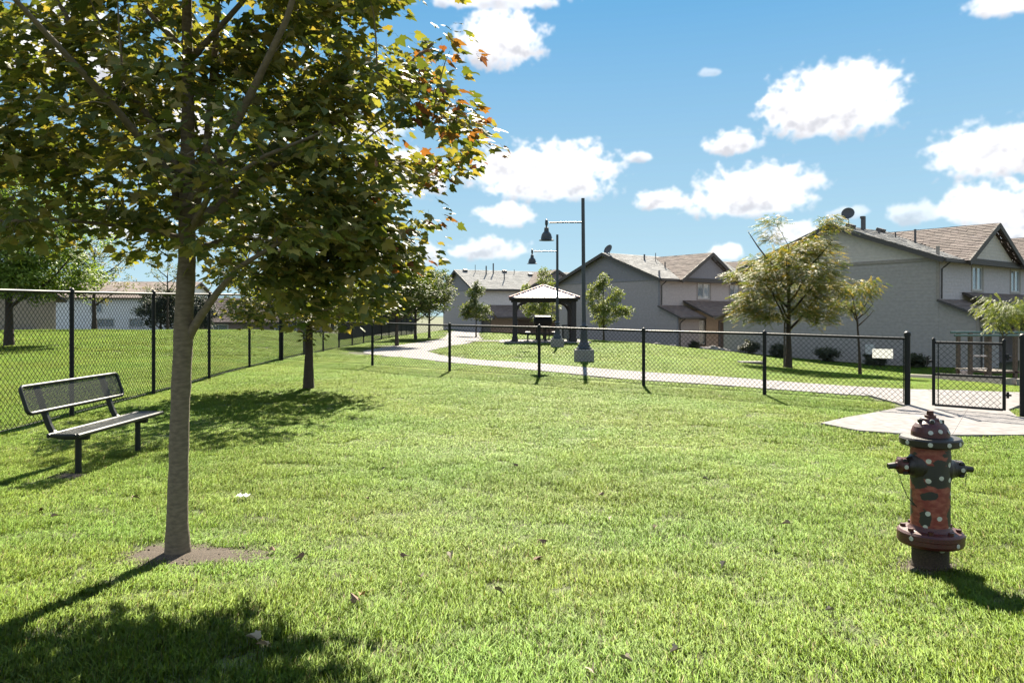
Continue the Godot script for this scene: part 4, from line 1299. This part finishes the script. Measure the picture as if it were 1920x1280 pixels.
# ---------------------------------------------------------------- gazebo and what stands in it
func gazebo() -> void:
	var at := G(1.65, 39.4) + Vector3.UP * 0.06
	var g := thing("gazebo", at, "dark timber gazebo with pale hipped metal roof beyond the lamp posts", "gazebo")
	var hw := 1.5
	var hd := 1.4
	for sx in [-1, 1]:
		for sz in [-1, 1]:
			var p := MB.new()
			p.box(Vector3(sx * hw, 1.02, sz * hd), Vector3(0.24, 2.08, 0.24), Basis.IDENTITY, 0.02)
			p.box(Vector3(sx * hw, 0.09, sz * hd), Vector3(0.32, 0.18, 0.32), Basis.IDENTITY, 0.02)
			part("post", p, M.timber, g)
			var b := MB.new()                        # curved braces along both beams
			var pts := []
			for k in 6:
				var a := k / 5.0 * PI * 0.5
				pts.append(Vector3(sx * (hw - 0.62 + 0.58 * cos(a)), 1.42 + 0.6 * sin(a), sz * hd))
			for k in 5: b.bar(pts[k], pts[k + 1], 0.13, 0.13, Vector3.BACK)
			part("brace", b, M.timber, g)
	for sz in [-1, 1]:
		var bm := MB.new()
		bm.box(Vector3(0, 2.13, sz * hd), Vector3(hw * 2 + 0.4, 0.18, 0.16), Basis.IDENTITY, 0.015)
		part("beam", bm, M.timber, g)
	for sx in [-1, 1]:
		var bm := MB.new()
		bm.box(Vector3(sx * hw, 2.12, 0), Vector3(0.16, 0.155, hd * 2 - 0.17), Basis.IDENTITY, 0.015)
		part("beam", bm, M.timber, g)
	var ex := hw + 0.28
	var ez := hd + 0.28
	var top := Vector3(0, 2.93, 0)
	var c := [Vector3(-ex, 2.25, ez), Vector3(ex, 2.25, ez), Vector3(ex, 2.25, -ez), Vector3(-ex, 2.25, -ez)]
	for i in 4:
		var a: Vector3 = c[i]
		var b: Vector3 = c[(i + 1) % 4]
		var pn := MB.new()
		pn.face([a, b, top], Vector3(0, 1, 0))
		pn.face([a - Vector3.UP * 0.03, b - Vector3.UP * 0.03, top - Vector3.UP * 0.04], Vector3(0, 5, 0))
		part("roof_panel", pn, M.metal_roof, g)
		for k in range(1, 12):                       # standing seams
			var s := MB.new()
			var e := a.lerp(b, k / 12.0)
			var f := 1.0 - absf(k / 12.0 - 0.5) * 2.0
			s.bar(e + Vector3.UP * 0.012, e + (top - (a + b) * 0.5) * f * 0.98 + Vector3.UP * 0.012, 0.02, 0.025)
			part("seam", s, M.metal_roof, g)
		var hip := MB.new()
		hip.bar(a + Vector3.UP * 0.02, top + Vector3.UP * 0.02, 0.1, 0.05)
		part("hip_cap", hip, M.red_trim, g)
		var fa := MB.new()
		fa.bar(a - Vector3.UP * 0.05, b - Vector3.UP * 0.05, 0.04, 0.1)
		part("fascia", fa, M.red_trim if false else M.timber, g)
	# picnic table
	var t := thing("picnic_table", at + Vector3(-0.1, 0, 0.2), "picnic table with two bench seats on the gazebo floor", "table")
	var tt := MB.new()
	tt.box(Vector3(0, 0.74, 0), Vector3(0.8, 0.05, 1.8), Basis.IDENTITY, 0.01)
	part("table_top", tt, M.timber, t)
	for s in [-1, 1]:
		var se := MB.new()
		se.box(Vector3(s * 0.72, 0.45, 0), Vector3(0.28, 0.045, 1.8), Basis.IDENTITY, 0.01)
		part("seat", se, M.metal_roof, t)
		var le := MB.new()
		for e in [-0.6, 0.6]:
			le.bar(Vector3(s * 0.72, 0.0, e), Vector3(s * 0.72, 0.43, e), 0.06, 0.1, Vector3.BACK)
			le.bar(Vector3(0, 0.4, e), Vector3(s * 0.72, 0.4, e), 0.05, 0.05)
			le.bar(Vector3(s * 0.2, 0, e), Vector3(s * 0.2, 0.72, e), 0.06, 0.08, Vector3.BACK)
		part("leg", le, M.timber, t)
	# barbecue
	var q := thing("barbecue", at + Vector3(0.05, 0, -1.9), "dark hooded barbecue grill behind the picnic table", "grill")
	var hood := MB.new()
	hood.lathe([Vector2(0.0, -0.52), Vector2(0.22, -0.5), Vector2(0.3, -0.42), Vector2(0.31, 0.42), Vector2(0.22, 0.5), Vector2(0.0, 0.52)], 16, Vector3(0, 1.02, 0), Basis(Vector3.BACK, PI / 2))
	part("hood", hood, M.black_steel, q)
	for s in [-1, 1]:
		for e in [-1, 1]:
			var lg := MB.new()
			lg.bar(Vector3(s * 0.36, 0, e * 0.2), Vector3(s * 0.34, 0.85, e * 0.16), 0.05, 0.05, Vector3.BACK)
			part("leg", lg, M.black_steel, q)
	var sh := MB.new()
	sh.box(Vector3(0, 0.35, 0), Vector3(0.75, 0.03, 0.4))
	part("shelf", sh, M.black_steel, q)
	# bin by the right post
	var bn := thing("litter_bin", at + Vector3(1.15, 0, 0.9), "small dark framed litter bin beside the gazebo post", "bin")
	var bb := MB.new()
	bb.box(Vector3(0, 0.42, 0), Vector3(0.3, 0.6, 0.3), Basis.IDENTITY, 0.02)
	part("liner", bb, M.block, bn)
	var fr := MB.new()
	for sx in [-1, 1]:
		for sz in [-1, 1]: fr.bar(Vector3(sx * 0.18, 0, sz * 0.18), Vector3(sx * 0.18, 0.8, sz * 0.18), 0.04, 0.04, Vector3.BACK)
	fr.box(Vector3(0, 0.82, 0), Vector3(0.44, 0.06, 0.44), Basis.IDENTITY, 0.02)
	part("frame", fr, M.black_steel, bn)

# ---------------------------------------------------------------- lamps
func lamp(at: Vector3, label: String, lean: float) -> void:
	var l := thing("lamp_post", at, label, "lamp post", "lamp posts along the path")
	var blk := MB.new()
	blk.box(Vector3(0, 0.08, 0), Vector3(0.56, 0.60, 0.56), Basis.IDENTITY, 0.025)
	part("concrete_footing", blk, M.block, l)
	var bs := MB.new()
	bs.lathe([Vector2(0.23, 0.38), Vector2(0.235, 0.42), Vector2(0.19, 0.46), Vector2(0.17, 0.52), Vector2(0.13, 0.58), Vector2(0.115, 0.66), Vector2(0.1, 0.95), Vector2(0.085, 1.02), Vector2(0.12, 1.05), Vector2(0.12, 1.09), Vector2(0.08, 1.13), Vector2(0.062, 1.2)], 16)
	part("base", bs, M.lamp_steel, l)
	for k in 4:
		var bo := MB.new()
		bo.rod(Vector3(0.18, 0.38, 0).rotated(Vector3.UP, k * PI / 2 + 0.7), Vector3(0.18, 0.5, 0).rotated(Vector3.UP, k * PI / 2 + 0.7), 0.018, 6)
		part("bolt", bo, M.lamp_steel, l)
	var po := MB.new()
	po.tube([Vector3(0, 1.1, 0), Vector3(-lean * 0.5, 3.0, 0), Vector3(-lean, 4.93, 0)], [0.062, 0.056, 0.052], 14)
	part("pole", po, M.lamp_steel, l)
	var ar := MB.new()
	ar.tube([Vector3(-lean, 4.2, 0), Vector3(-lean - 0.5, 4.2, 0), Vector3(-lean - 1.02, 4.19, 0)], [0.022, 0.022, 0.022], 8)
	part("arm", ar, M.lamp_steel, l)
	var c := Vector3(-lean - 1.1, 4.2, 0)
	var hd := MB.new()
	hd.lathe([Vector2(0.0, 0.1), Vector2(0.035, 0.08), Vector2(0.045, 0.02), Vector2(0.045, -0.06), Vector2(0.025, -0.1), Vector2(0.03, -0.14), Vector2(0.065, -0.16), Vector2(0.075, -0.27), Vector2(0.095, -0.29), Vector2(0.14, -0.35), Vector2(0.165, -0.44), Vector2(0.17, -0.50), Vector2(0.23, -0.535), Vector2(0.232, -0.545), Vector2(0.165, -0.52), Vector2(0.15, -0.44), Vector2(0.0, -0.34)].map(func(q): return q), 20, c)
	part("lamp_shade", hd, M.lamp_steel, l)
	var bulb := MB.new()
	bulb.lathe([Vector2(0.0, -0.5), Vector2(0.05, -0.48), Vector2(0.06, -0.43), Vector2(0.03, -0.36), Vector2(0.0, -0.34)], 10, c)
	part("bulb", bulb, M.white_frame, l)
func lamps() -> void:
	lamp(G(2.17, 22.5), "nearer dark lamp post with bell shade on concrete footing, close to the low fence", 0.03)
	lamp(G(1.98, 32.6), "farther dark lamp post with bell shade on concrete footing, just before the gazebo", 0.0)

# ---------------------------------------------------------------- bench
func lattice(mb: MB, o: Vector3, ex: Vector3, ey: Vector3, w: float, h: float, step: float, r: float) -> void:   # expanded metal: flattened diamonds
	var nn := ex.cross(ey).normalized()
	var tilt := 0.42
	var k := -ceilf(h / tilt / step)
	while k * step < w:
		for s in [1.0, -1.0]:
			var s0 := k * step
			var lo := maxf(s0, 0.0)
			var hi := minf(s0 + h / tilt, w)
			if hi - lo < 0.01: continue
			var ya := (lo - s0) * tilt
			var yb := (hi - s0) * tilt
			if s < 0:
				ya = h - ya
				yb = h - yb
			mb.bar(o + ex * lo + ey * ya, o + ex * hi + ey * yb, 0.004, r, nn.cross(ex).normalized())
		k += 1.0
func bench() -> void:
	var y0 := H(-4.55, 8.4)
	var b := thing("park_bench", Vector3(-4.55, y0, -8.43), "black metal mesh park bench with backrest, in front of the tall fence", "bench")
	var hl := 0.92                                   # half length along z
	# seat: front edge at x = +0.17, back edge at -0.13
	var sf := MB.new()
	var sy := 0.455
	sf.bar(Vector3(0.17, sy, -hl), Vector3(0.17, sy, hl), 0.035, 0.045, Vector3.UP, 0.012)
	sf.bar(Vector3(-0.13, sy, -hl), Vector3(-0.13, sy, hl), 0.035, 0.045, Vector3.UP, 0.012)
	for s in [-1, 1]: sf.bar(Vector3(-0.112, sy, s * (hl - 0.018)), Vector3(0.152, sy, s * (hl - 0.018)), 0.034, 0.043, Vector3.UP, 0.012)
	part("seat_frame", sf, M.bench_coat, b)
	var sm := MB.new()
	lattice(sm, Vector3(-0.115, sy + 0.012, hl - 0.03), Vector3.FORWARD, Vector3.RIGHT, hl * 2 - 0.06, 0.27, 0.048, 0.009)
	part("seat_mesh", sm, M.bench_coat, b, "stuff")
	# backrest, leaning back
	var lo := Vector3(-0.32, 0.675, 0)
	var hi := Vector3(-0.41, 0.945, 0)
	var up := (hi - lo).normalized()
	var bf := MB.new()
	var pts := []
	var rr := []
	var hgt := lo.distance_to(hi)
	var corner := 0.05
	for q in [[-1, 0], [1, 0], [1, 1], [-1, 1]]:
		var cx: float = q[0] * (hl - corner)
		var cy: float = corner if q[1] == 0 else hgt - corner
		var a0: float = {0: PI, 1: 1.5 * PI, 2: 0.0, 3: 0.5 * PI}[[[-1, 0], [1, 0], [1, 1], [-1, 1]].find(q)]
		for k in 6:
			var a := a0 + k / 5.0 * PI * 0.5
			pts.append(lo + Vector3(0, 0, -(cx + cos(a) * corner)) + up * (cy + sin(a) * corner))
	pts.append(pts[0])
	pts.append(pts[1])
	for k in pts.size(): rr.append(0.02)
	bf.tube(pts, rr, 8, false)
	part("backrest_frame", bf, M.bench_coat, b)
	var bm := MB.new()
	lattice(bm, lo + Vector3(0, 0, hl - 0.02) + up * 0.015, Vector3.FORWARD, up, hl * 2 - 0.04, hgt - 0.03, 0.044, 0.008)
	part("backrest_mesh", bm, M.bench_coat, b, "stuff")
	for s in [-1, 1]:
		var z = s * 0.62
		var sup := MB.new()
		var curve_pts := [Vector3(0.12, 0.40, z), Vector3(-0.12, 0.40, z), Vector3(-0.2, 0.41, z), Vector3(-0.26, 0.45, z), Vector3(-0.30, 0.53, z), Vector3(-0.335, 0.63, z), Vector3(-0.43, 0.92, z)]
		for k in curve_pts.size() - 1:
			var d: Vector3 = (curve_pts[k + 1] - curve_pts[k]).normalized() * 0.006
			sup.bar(curve_pts[k] - d, curve_pts[k + 1] + d, 0.05, 0.055, Vector3(-0.5, 1, 0) if k < 4 else Vector3(1, 0.5, 0), 0.006)
		part("support", sup, M.bench_coat, b)
		var lg := MB.new()
		lg.tube([Vector3(0.01, -0.2, z), Vector3(0.01, 0.4, z)], [0.032, 0.032], 14)
		part("leg", lg, M.bench_coat, b)

# ---------------------------------------------------------------- hydrant
func hydrant_paint() -> StandardMaterial3D:
	var n := 512
	var im := Image.create(n, n, false, Image.FORMAT_RGB8)
	var nz := FastNoiseLite.new()
	nz.seed = 4
	nz.frequency = 0.012
	nz.fractal_octaves = 5
	var red := Color(0.17, 0.026, 0.02)
	var worn := Color(0.26, 0.075, 0.05)
	var black := Color(0.022, 0.02, 0.018)
	var white := Color(0.50, 0.50, 0.44)
	# black patches: angle to the right of the front in turns, height from the top, half sizes
	var patches := [[-0.2, 0.30, 0.10, 0.17], [0.06, 0.33, 0.20, 0.13], [0.0, 0.20, 0.05, 0.05], [0.19, 0.15, 0.13, 0.22], [-0.09, 0.58, 0.06, 0.05], [-0.13, 0.85, 0.045, 0.09], [0.13, 0.84, 0.06, 0.10], [0.21, 0.62, 0.09, 0.16], [0.42, 0.4, 0.1, 0.3], [-0.36, 0.7, 0.1, 0.2], [0.0, 0.42, 0.1, 0.05]]
	var dots := [[397, 355], [517, 375], [395, 465], [460, 447], [520, 460], [535, 537], [393, 647], [450, 670], [382, 722], [520, 733], [550, 640]]
	for y in n:
		for x in n:
			var u := x / 512.0 - 0.5
			var v := y / 512.0
			var q := nz.get_noise_2d(x, y * 1.5)
			var streak := nz.get_noise_2d(x * 1.6 + 900, y * 2.2)
			var c := red.lerp(worn, clampf(0.35 + streak * 1.3, 0, 1))
			for p in patches:
				var e := Vector2((u - p[0]) / p[2], (v - p[1]) / p[3]).length() + q * 0.55 - 0.18
				if e < 1.0: c = c.lerp(black, smoothstep(1.0, 0.9, e))
			for d in dots:
				var du: float = asin(clampf((d[0] - 455.0) / 106.0, -0.98, 0.98)) / TAU
				var e := Vector2((u - du) * TAU * 0.113, (v - (d[1] - 285.0) / 455.0) * 0.512).length() / 0.0152
				if e < 1.0 + q * 0.25: c = white * (0.9 + 0.25 * streak)
			im.set_pixel(x, y, c.linear_to_srgb())
	var m := mat(Color.WHITE, 0.55)
	m.albedo_texture = ImageTexture.create_from_image(im)
	return m
func hydrant() -> void:
	var D := 4.74
	var at := px(1745, 1080, D)
	at.y = H(at.x, D) + 0.005
	var h := thing("fire_hydrant", at, "red fire hydrant painted with black patches and white dots, standing on the lawn", "hydrant")
	var red := grained(lin(0.13, 0.022, 0.02), 0.6, 0.03, 6.0, 0.42, 0.1, 51, 5)
	var dark := grained(lin(0.03, 0.02, 0.017), 0.6, 0.03, 6.0, 0.45, 0.1, 52, 5)
	var rust := grained(lin(0.09, 0.055, 0.035), 0.6, 0.03, 5.0, 0.8, 0.2, 53, 5)
	var spot := grained(lin(0.50, 0.50, 0.44), 0.2, 0.04, 6.0, 0.6, 0.0, 54)
	var turn := Basis(Vector3.UP, PI)
	var foot := MB.new()
	foot.lathe([Vector2(0.11, -0.05), Vector2(0.112, 0.02), Vector2(0.107, 0.04), Vector2(0.107, 0.15)], 28)
	part("lower_barrel", foot, rust, h)
	var fl := MB.new()
	fl.lathe([Vector2(0.107, 0.145), Vector2(0.15, 0.15), Vector2(0.185, 0.165), Vector2(0.192, 0.18), Vector2(0.19, 0.205), Vector2(0.192, 0.21), Vector2(0.19, 0.235), Vector2(0.178, 0.248), Vector2(0.13, 0.253), Vector2(0.118, 0.268), Vector2(0.113, 0.28)], 36)
	part("ground_flange", fl, red, h)
	for k in 8:
		var a := k * TAU / 8 + 0.3
		var bo := MB.new()
		bo.tube([Vector3(sin(a) * 0.155, 0.245, cos(a) * 0.155), Vector3(sin(a) * 0.155, 0.268, cos(a) * 0.155)], [0.017, 0.017], 6)
		part("bolt", bo, red, h)
	var ba := MB.new()
	ba.lathe([Vector2(0.113, 0.265), Vector2(0.113, 0.40), Vector2(0.114, 0.54), Vector2(0.117, 0.60), Vector2(0.117, 0.70), Vector2(0.113, 0.777)], 40, Vector3.ZERO, turn)
	part("barrel", ba, hydrant_paint(), h)
	var uf := MB.new()
	uf.lathe([Vector2(0.113, 0.77), Vector2(0.165, 0.782), Vector2(0.176, 0.79), Vector2(0.178, 0.825), Vector2(0.17, 0.836), Vector2(0.11, 0.842)], 40)
	part("bonnet_flange", uf, dark, h)
	var bn := MB.new()
	bn.lathe([Vector2(0.112, 0.838), Vector2(0.109, 0.87), Vector2(0.098, 0.90), Vector2(0.08, 0.922), Vector2(0.058, 0.937), Vector2(0.055, 0.94), Vector2(0.05, 0.953), Vector2(0.034, 0.957), Vector2(0.033, 0.972), Vector2(0.0, 0.974)], 32)
	part("bonnet", bn, red, h)
	for k in 5:
		var a := k * TAU / 5 + 0.9
		var rb := MB.new()
		rb.box(Vector3(sin(a) * 0.062, 0.935, cos(a) * 0.062), Vector3(0.022, 0.026, 0.03), Basis(Vector3.UP, a), 0.004)
		part("lug", rb, dark, h)
	var nut := MB.new()
	nut.tube([Vector3(0, 0.96, 0), Vector3(0, 1.0, 0)], [0.023, 0.02], 5)
	part("operating_nut", nut, red, h)
	for s in [-1.0, 1.0]:
		var bas := Basis(Vector3.BACK, -s * PI / 2)
		var y := 0.652 if s < 0 else 0.632
		var arm := MB.new()
		arm.lathe([Vector2(0.098, 0.06), Vector2(0.092, 0.09), Vector2(0.076, 0.112), Vector2(0.062, 0.126), Vector2(0.055, 0.145), Vector2(0.055, 0.158)], 24, Vector3(0, y, 0), bas)
		part("nozzle", arm, dark, h)
		var cap := MB.new()
		cap.lathe([Vector2(0.04, 0.155), Vector2(0.052, 0.16), Vector2(0.053, 0.195), Vector2(0.042, 0.205), Vector2(0.022, 0.212), Vector2(0.021, 0.225), Vector2(0.0, 0.226)], 16, Vector3(0, y, 0), bas)
		var c := part("nozzle_cap", cap, red if s < 0 else dark, h)
		for k in 4:
			var lug := MB.new()
			var d := Vector3(0, sin(k * PI / 2 + 0.78), cos(k * PI / 2 + 0.78))
			lug.box(Vector3(s * 0.178, y, 0) + d * 0.054, Vector3(0.03, 0.018, 0.018), Basis(Vector3.RIGHT, k * PI / 2 + 0.78), 0.003)
			part("lug", lug, dark, c)
		var nt := MB.new()
		nt.tube([Vector3(s * 0.22, y, 0), Vector3(s * 0.268, y - 0.004, 0)], [0.022, 0.019], 5)
		part("nut", nt, dark, c)
		var ds := MB.new()
		ds.lathe([Vector2(0.0, 0.003), Vector2(0.013, 0.002), Vector2(0.014, 0.0)], 14, Vector3(s * 0.178, y, 0.0525), Basis(Vector3.RIGHT, PI / 2))
		part("painted_dot", ds, spot, c)
		# chain from the cap
		var pts := [Vector3(s * 0.212, y - 0.03, 0.01), Vector3(s * 0.2, y - 0.1, 0.03), Vector3(s * 0.17, y - 0.19, 0.05), Vector3(s * 0.113, y - 0.25, 0.05)] if s < 0 else [Vector3(0.224, y - 0.03, 0.01), Vector3(0.222, y - 0.06, 0.01), Vector3(0.214, y - 0.1, 0.012), Vector3(0.217, y - 0.115, 0.012)]
		var cv := Curve3D.new()
		for p in pts: cv.add_point(p)
		var ch := MB.new()
		var n := int(cv.get_baked_length() / 0.011)
		for k in n:
			var p := cv.sample_baked(k * 0.011)
			var q := cv.sample_baked((k + 1.25) * 0.011)
			var w := Vector3(0.0045, 0, 0.0) if k % 2 else Vector3(0, 0, 0.0045)
			ch.tube([p, (p + q) * 0.5 + w, q, (p + q) * 0.5 - w, p], [0.0016, 0.0016, 0.0016, 0.0016, 0.0016], 4, false)
		part("chain", ch, M.black_steel, h, "stuff")
	# dots on the bonnet and the flanges
	for q in [[-28.0, 0.875, 0.113, 0.5], [2.0, 0.883, 0.108, 0.45], [40.0, 0.877, 0.11, 0.5], [-29.0, 0.808, 0.179, 0.0], [6.0, 0.808, 0.179, 0.0], [36.0, 0.808, 0.179, 0.0], [66.0, 0.808, 0.179, 0.0], [-74.0, 0.808, 0.179, 0.0], [22.0, 0.192, 0.193, 0.0], [-62.0, 0.215, 0.193, 0.0], [62.0, 0.222, 0.193, 0.0], [-6.0, 0.155, 0.165, -0.8], [-20.0, 0.94, 0.066, 0.4], [32.0, 0.94, 0.066, 0.4]]:
		var a := deg_to_rad(q[0])
		var nrm := Vector3(sin(a) * cos(q[3]), sin(q[3]), cos(a) * cos(q[3]))
		var ds := MB.new()
		ds.lathe([Vector2(0.0, 0.0022), Vector2(0.0135, 0.0012), Vector2(0.0145, -0.001)], 14, Vector3(sin(a) * q[2], q[1], cos(a) * q[2]) , Basis(Quaternion(Vector3.UP, nrm)))
		part("painted_dot", ds, spot, h)

# ---------------------------------------------------------------- playground and small things
func playground() -> void:
	var at := G(13.05, 21.0)
	var p := thing("play_structure", at, "wooden climbing frame with twin green top pipes behind the gate", "playground", "", 0.0)
	for q in [[-0.15, 0.0], [0.32, 0.1], [1.15, -0.05], [2.3, 0.1], [0.35, -1.4], [1.2, -1.4]]:
		var po := MB.new()
		po.box(Vector3(q[0], 0.62, q[1]), Vector3(0.1, 1.65, 0.1), Basis.IDENTITY, 0.01)
		part("post", po, M.play_wood, p)
	for q in [[0.0, 1.44], [0.18, 1.36]]:
		var pi := MB.new()
		pi.tube([Vector3(-0.7, q[1], q[0]), Vector3(3.6, q[1], q[0])], [0.032, 0.032], 10)
		part("top_pipe", pi, M.green_paint, p)
	for y in [0.12, 0.42, 0.78]:
		var ru := MB.new()
		ru.rod(Vector3(-0.12, y, 0.02), Vector3(0.30, y, 0.1), 0.02, 8)
		part("rung", ru, M.metal_roof, p)
	var pl := MB.new()
	pl.box(Vector3(0.75, 0.32, -0.7), Vector3(1.0, 0.06, 1.4), Basis.IDENTITY, 0.01)
	part("platform", pl, M.play_wood, p)
	var pn := MB.new()
	pn.box(Vector3(1.75, 0.95, 0.15), Vector3(0.95, 0.65, 0.05), Basis.IDENTITY, 0.02)
	part("panel", pn, M.green_paint, p)
	var sl := MB.new()
	sl.box(Vector3(-0.05, 0.26, -0.4), Vector3(0.3, 0.2, 0.04), Basis.IDENTITY, 0.02)
	part("step_plate", sl, M.metal_roof, p)
	# timber edging and the wood-chip bed
	var chips := MB.new()
	var poly := [Vector2(11.9, 17.6), Vector2(12.3, 20.6), Vector2(13.0, 24.4), Vector2(24, 24), Vector2(24, 17.0)]
	var pc := PackedVector2Array(poly)
	var tri := Geometry2D.triangulate_polygon(pc)
	for i in range(0, tri.size(), 3):
		var q := []
		for k in 3: q.append(G(pc[tri[i + k]].x, pc[tri[i + k]].y) + Vector3.UP * 0.05)
		chips.face(q, q[0] + Vector3.DOWN)
	structure("ground_wood_chips", chips, grained(lin(0.30, 0.22, 0.16), 0.6, 0.06, 2.0, 1.0, 1.0, 61, 5))
	for e in [[Vector2(11.9, 17.55), Vector2(24.0, 16.9), "long pale timber kerb along the front of the play area"], [Vector2(11.9, 17.7), Vector2(13.0, 24.4), "pale timber kerb along the side of the play area, toward the tan townhouse"]]:
		var ed := thing("timber_edging", G(e[0].x, e[0].y), e[2], "edging")
		var a := G(e[0].x, e[0].y)
		var b := G(e[1].x, e[1].y)
		var mb := MB.new()
		mb.bar(Vector3.UP * 0.08, b - a + Vector3.UP * 0.08, 0.13, 0.22, Vector3.UP, 0.015)
		part("beam", mb, M.rock, ed)
func small_things() -> void:
	# trash can by the gate
	var tc := thing("trash_can", G(9.5, 13.4), "grey green round trash can on the pavement outside the gate", "bin")
	var body := MB.new()
	body.lathe([Vector2(0.26, 0.02), Vector2(0.275, 0.04), Vector2(0.285, 0.86), Vector2(0.30, 0.88), Vector2(0.30, 0.93), Vector2(0.26, 0.95), Vector2(0.25, 0.6), Vector2(0.0, 0.58)], 28)
	part("body", body, grained(lin(0.13, 0.15, 0.14), 0.25, 0.03, 2.0, 0.6, 0.0, 62), tc)
	# translucent sign wired to the far side of the fence
	var q := (1655.0 - 960.0) / 1400.0
	var t := (7.02 - q * 13.24) / (2.18 + q * 1.51)
	var sp := G(7.02 - 2.18 * t, 13.24 + 1.51 * t) + Vector3(0.02, 0.92, -0.03)
	var sg := thing("fence_sign", sp, "small white plastic sign wired to the low fence near the gate", "sign", "", -atan2(1.51, 2.18))
	var pm := leafy(Color(1, 1, 1), 0.5)
	var pl := MB.new()
	pl.col = Color(0.82, 0.82, 0.80)
	pl.box(Vector3.ZERO, Vector3(0.34, 0.17, 0.004), Basis.IDENTITY, 0.0015)
	part("plate", pl, pm, sg)
	for s in [-1, 1]:
		var ti := MB.new()
		ti.rod(Vector3(s * 0.13, 0.06, -0.01), Vector3(s * 0.13, 0.06, 0.035), 0.004, 5)
		part("tie", ti, M.black_steel, sg)
	# utility box on the end wall of the tan house
	var ux := px(1632, 655, 36.9)
	var ub := thing("utility_box", Vector3(ux.x, ux.y, ux.z) , "pale grey utility box mounted low on the tan townhouse end wall", "utility box", "", deg_to_rad(37.2))
	var bx := MB.new()
	bx.box(Vector3.ZERO, Vector3(0.16, 0.5, 0.42), Basis.IDENTITY, 0.02)
	part("case", bx, M.white_frame, ub)
	var cd := MB.new()
	cd.rod(Vector3(0.0, -0.25, 0), Vector3(0.0, -0.75, 0), 0.03, 8)
	part("conduit", cd, M.pipe, ub)
	# pale rocks heaped by the grey house porch
	var spots := [[1318, 662, .22], [1330, 660, .3], [1341, 661, .35], [1352, 663, .3], [1362, 664, .25], [1337, 656, .2], [1232, 648, .2], [1262, 652, .18]]
	for k in spots.size():
		var d := 43.0 if k < 6 else 44.5
		var at := px(spots[k][0], 600, d)
		at.y = H(at.x, d) + 0.04 + (0.15 if k == 5 else 0.0)
		var r := thing("rock", at, ("pale rock in the small heap on the lawn before the grey townhouse" if k < 5 else "pale rock lying on top of the small heap before the grey townhouse") if k < 6 else "lone pale stone at the lawn edge by the grey townhouse wall", "rock", "rocks on the far lawn edge" if k < 6 else "stones at the lawn edge")
		var sm := SphereMesh.new()
		sm.radial_segments = 10
		sm.rings = 6
		var arr := sm.get_mesh_arrays()
		var vs: PackedVector3Array = arr[Mesh.ARRAY_VERTEX]
		var nz := FastNoiseLite.new()
		nz.seed = 70 + k
		nz.frequency = 1.4
		for i in vs.size():
			vs[i] = vs[i] * Vector3(2.2, 1.0, 1.5) * spots[k][2] * (1.0 + 0.5 * nz.get_noise_3dv(vs[i] * 2.0))
		arr[Mesh.ARRAY_VERTEX] = vs
		arr[Mesh.ARRAY_NORMAL] = null
		var am := ArrayMesh.new()
		am.add_surface_from_arrays(Mesh.PRIMITIVE_TRIANGLES, arr)
		part("stone", am, M.rock, r)
	# a flat concrete cover in the far lawn
	var cv := thing("utility_cover", G(8.0, 25.0), "flat pale concrete cover set in the far lawn near the staked tree", "utility cover")
	var cb := MB.new()
	cb.box(Vector3(0, 0.06, 0), Vector3(0.75, 0.1, 0.5), Basis.IDENTITY, 0.01)
	part("lid", cb, M.concrete, cv)
	# fallen leaves and a scrap of paper on the near lawn
	var dry := [maple_leaf(0.6, Color(0.22, 0.165, 0.095)), maple_leaf(-0.5, Color(0.17, 0.10, 0.06)), maple_leaf(0.8, Color(0.25, 0.215, 0.15)), maple_leaf(0.7, Color(0.33, 0.16, 0.06))]
	var lm := tinted(0.8)
	var kinds := ["dry tan maple leaf lying on the near lawn", "dark brown curled maple leaf lying on the near lawn", "pale bleached leaf lying on the near lawn", "rusty orange fallen leaf lying on the near lawn"]
	for e in [[565, 1040, 1], [755, 1040, 1], [845, 1042, 2], [790, 1086, 2], [1022, 1015, 1], [1004, 1048, 1], [1130, 925, 1], [1140, 974, 2], [680, 1120, 3], [668, 1127, 1], [1170, 1242, 2], [1110, 1262, 2], [480, 1205, 2], [498, 1215, 0], [75, 955, 1], [98, 972, 0], [1270, 1225, 2], [970, 872, 1], [690, 934, 1], [1360, 1060, 2], [1480, 985, 0], [1560, 1150, 2], [510, 1028, 1], [1555, 900, 0], [1230, 990, 0], [720, 880, 2], [250, 935, 0], [930, 1110, 0], [1320, 900, 2]]:
		# find the ground under that spot
		var d := 2.0
		while d < 14.0:
			var g := px(e[0], e[1], d)
			if g.y < H(g.x, d) + 0.04: break
			d += 0.01
		var lf := thing("fallen_leaf", px(e[0], e[1], d), kinds[e[2]], "leaf", "fallen leaves, kind of " + ["tan", "brown", "pale", "rusty"][e[2]])
		var o := part("blade", dry[e[2]], lm, lf)
		o.transform = Transform3D(Basis.from_euler(Vector3(rf(-0.5, 0.5), rf(0, TAU), rf(-0.5, 0.5))) * Basis.from_scale(Vector3(0.6, 1, 1) * rf(0.05, 0.075)), Vector3(0, 0.015, 0))
	var sc := thing("paper_scrap", G(-2.45, 6.6) + Vector3.UP * 0.05, "crumpled white paper scrap in the grass behind the near maple", "litter")
	var pa := MB.new()
	for k in 5:
		pa.face([Vector3(k * 0.025, 0.012 * (k % 2), 0), Vector3(k * 0.025 + 0.025, 0.012 * ((k + 1) % 2), 0.005), Vector3(k * 0.025 + 0.022, 0.012 * ((k + 1) % 2) + 0.006, -0.05), Vector3(k * 0.025, 0.012 * (k % 2) + 0.01, -0.06)], Vector3(0, -1, 0))
	part("sheet", pa, M.blind, sc)
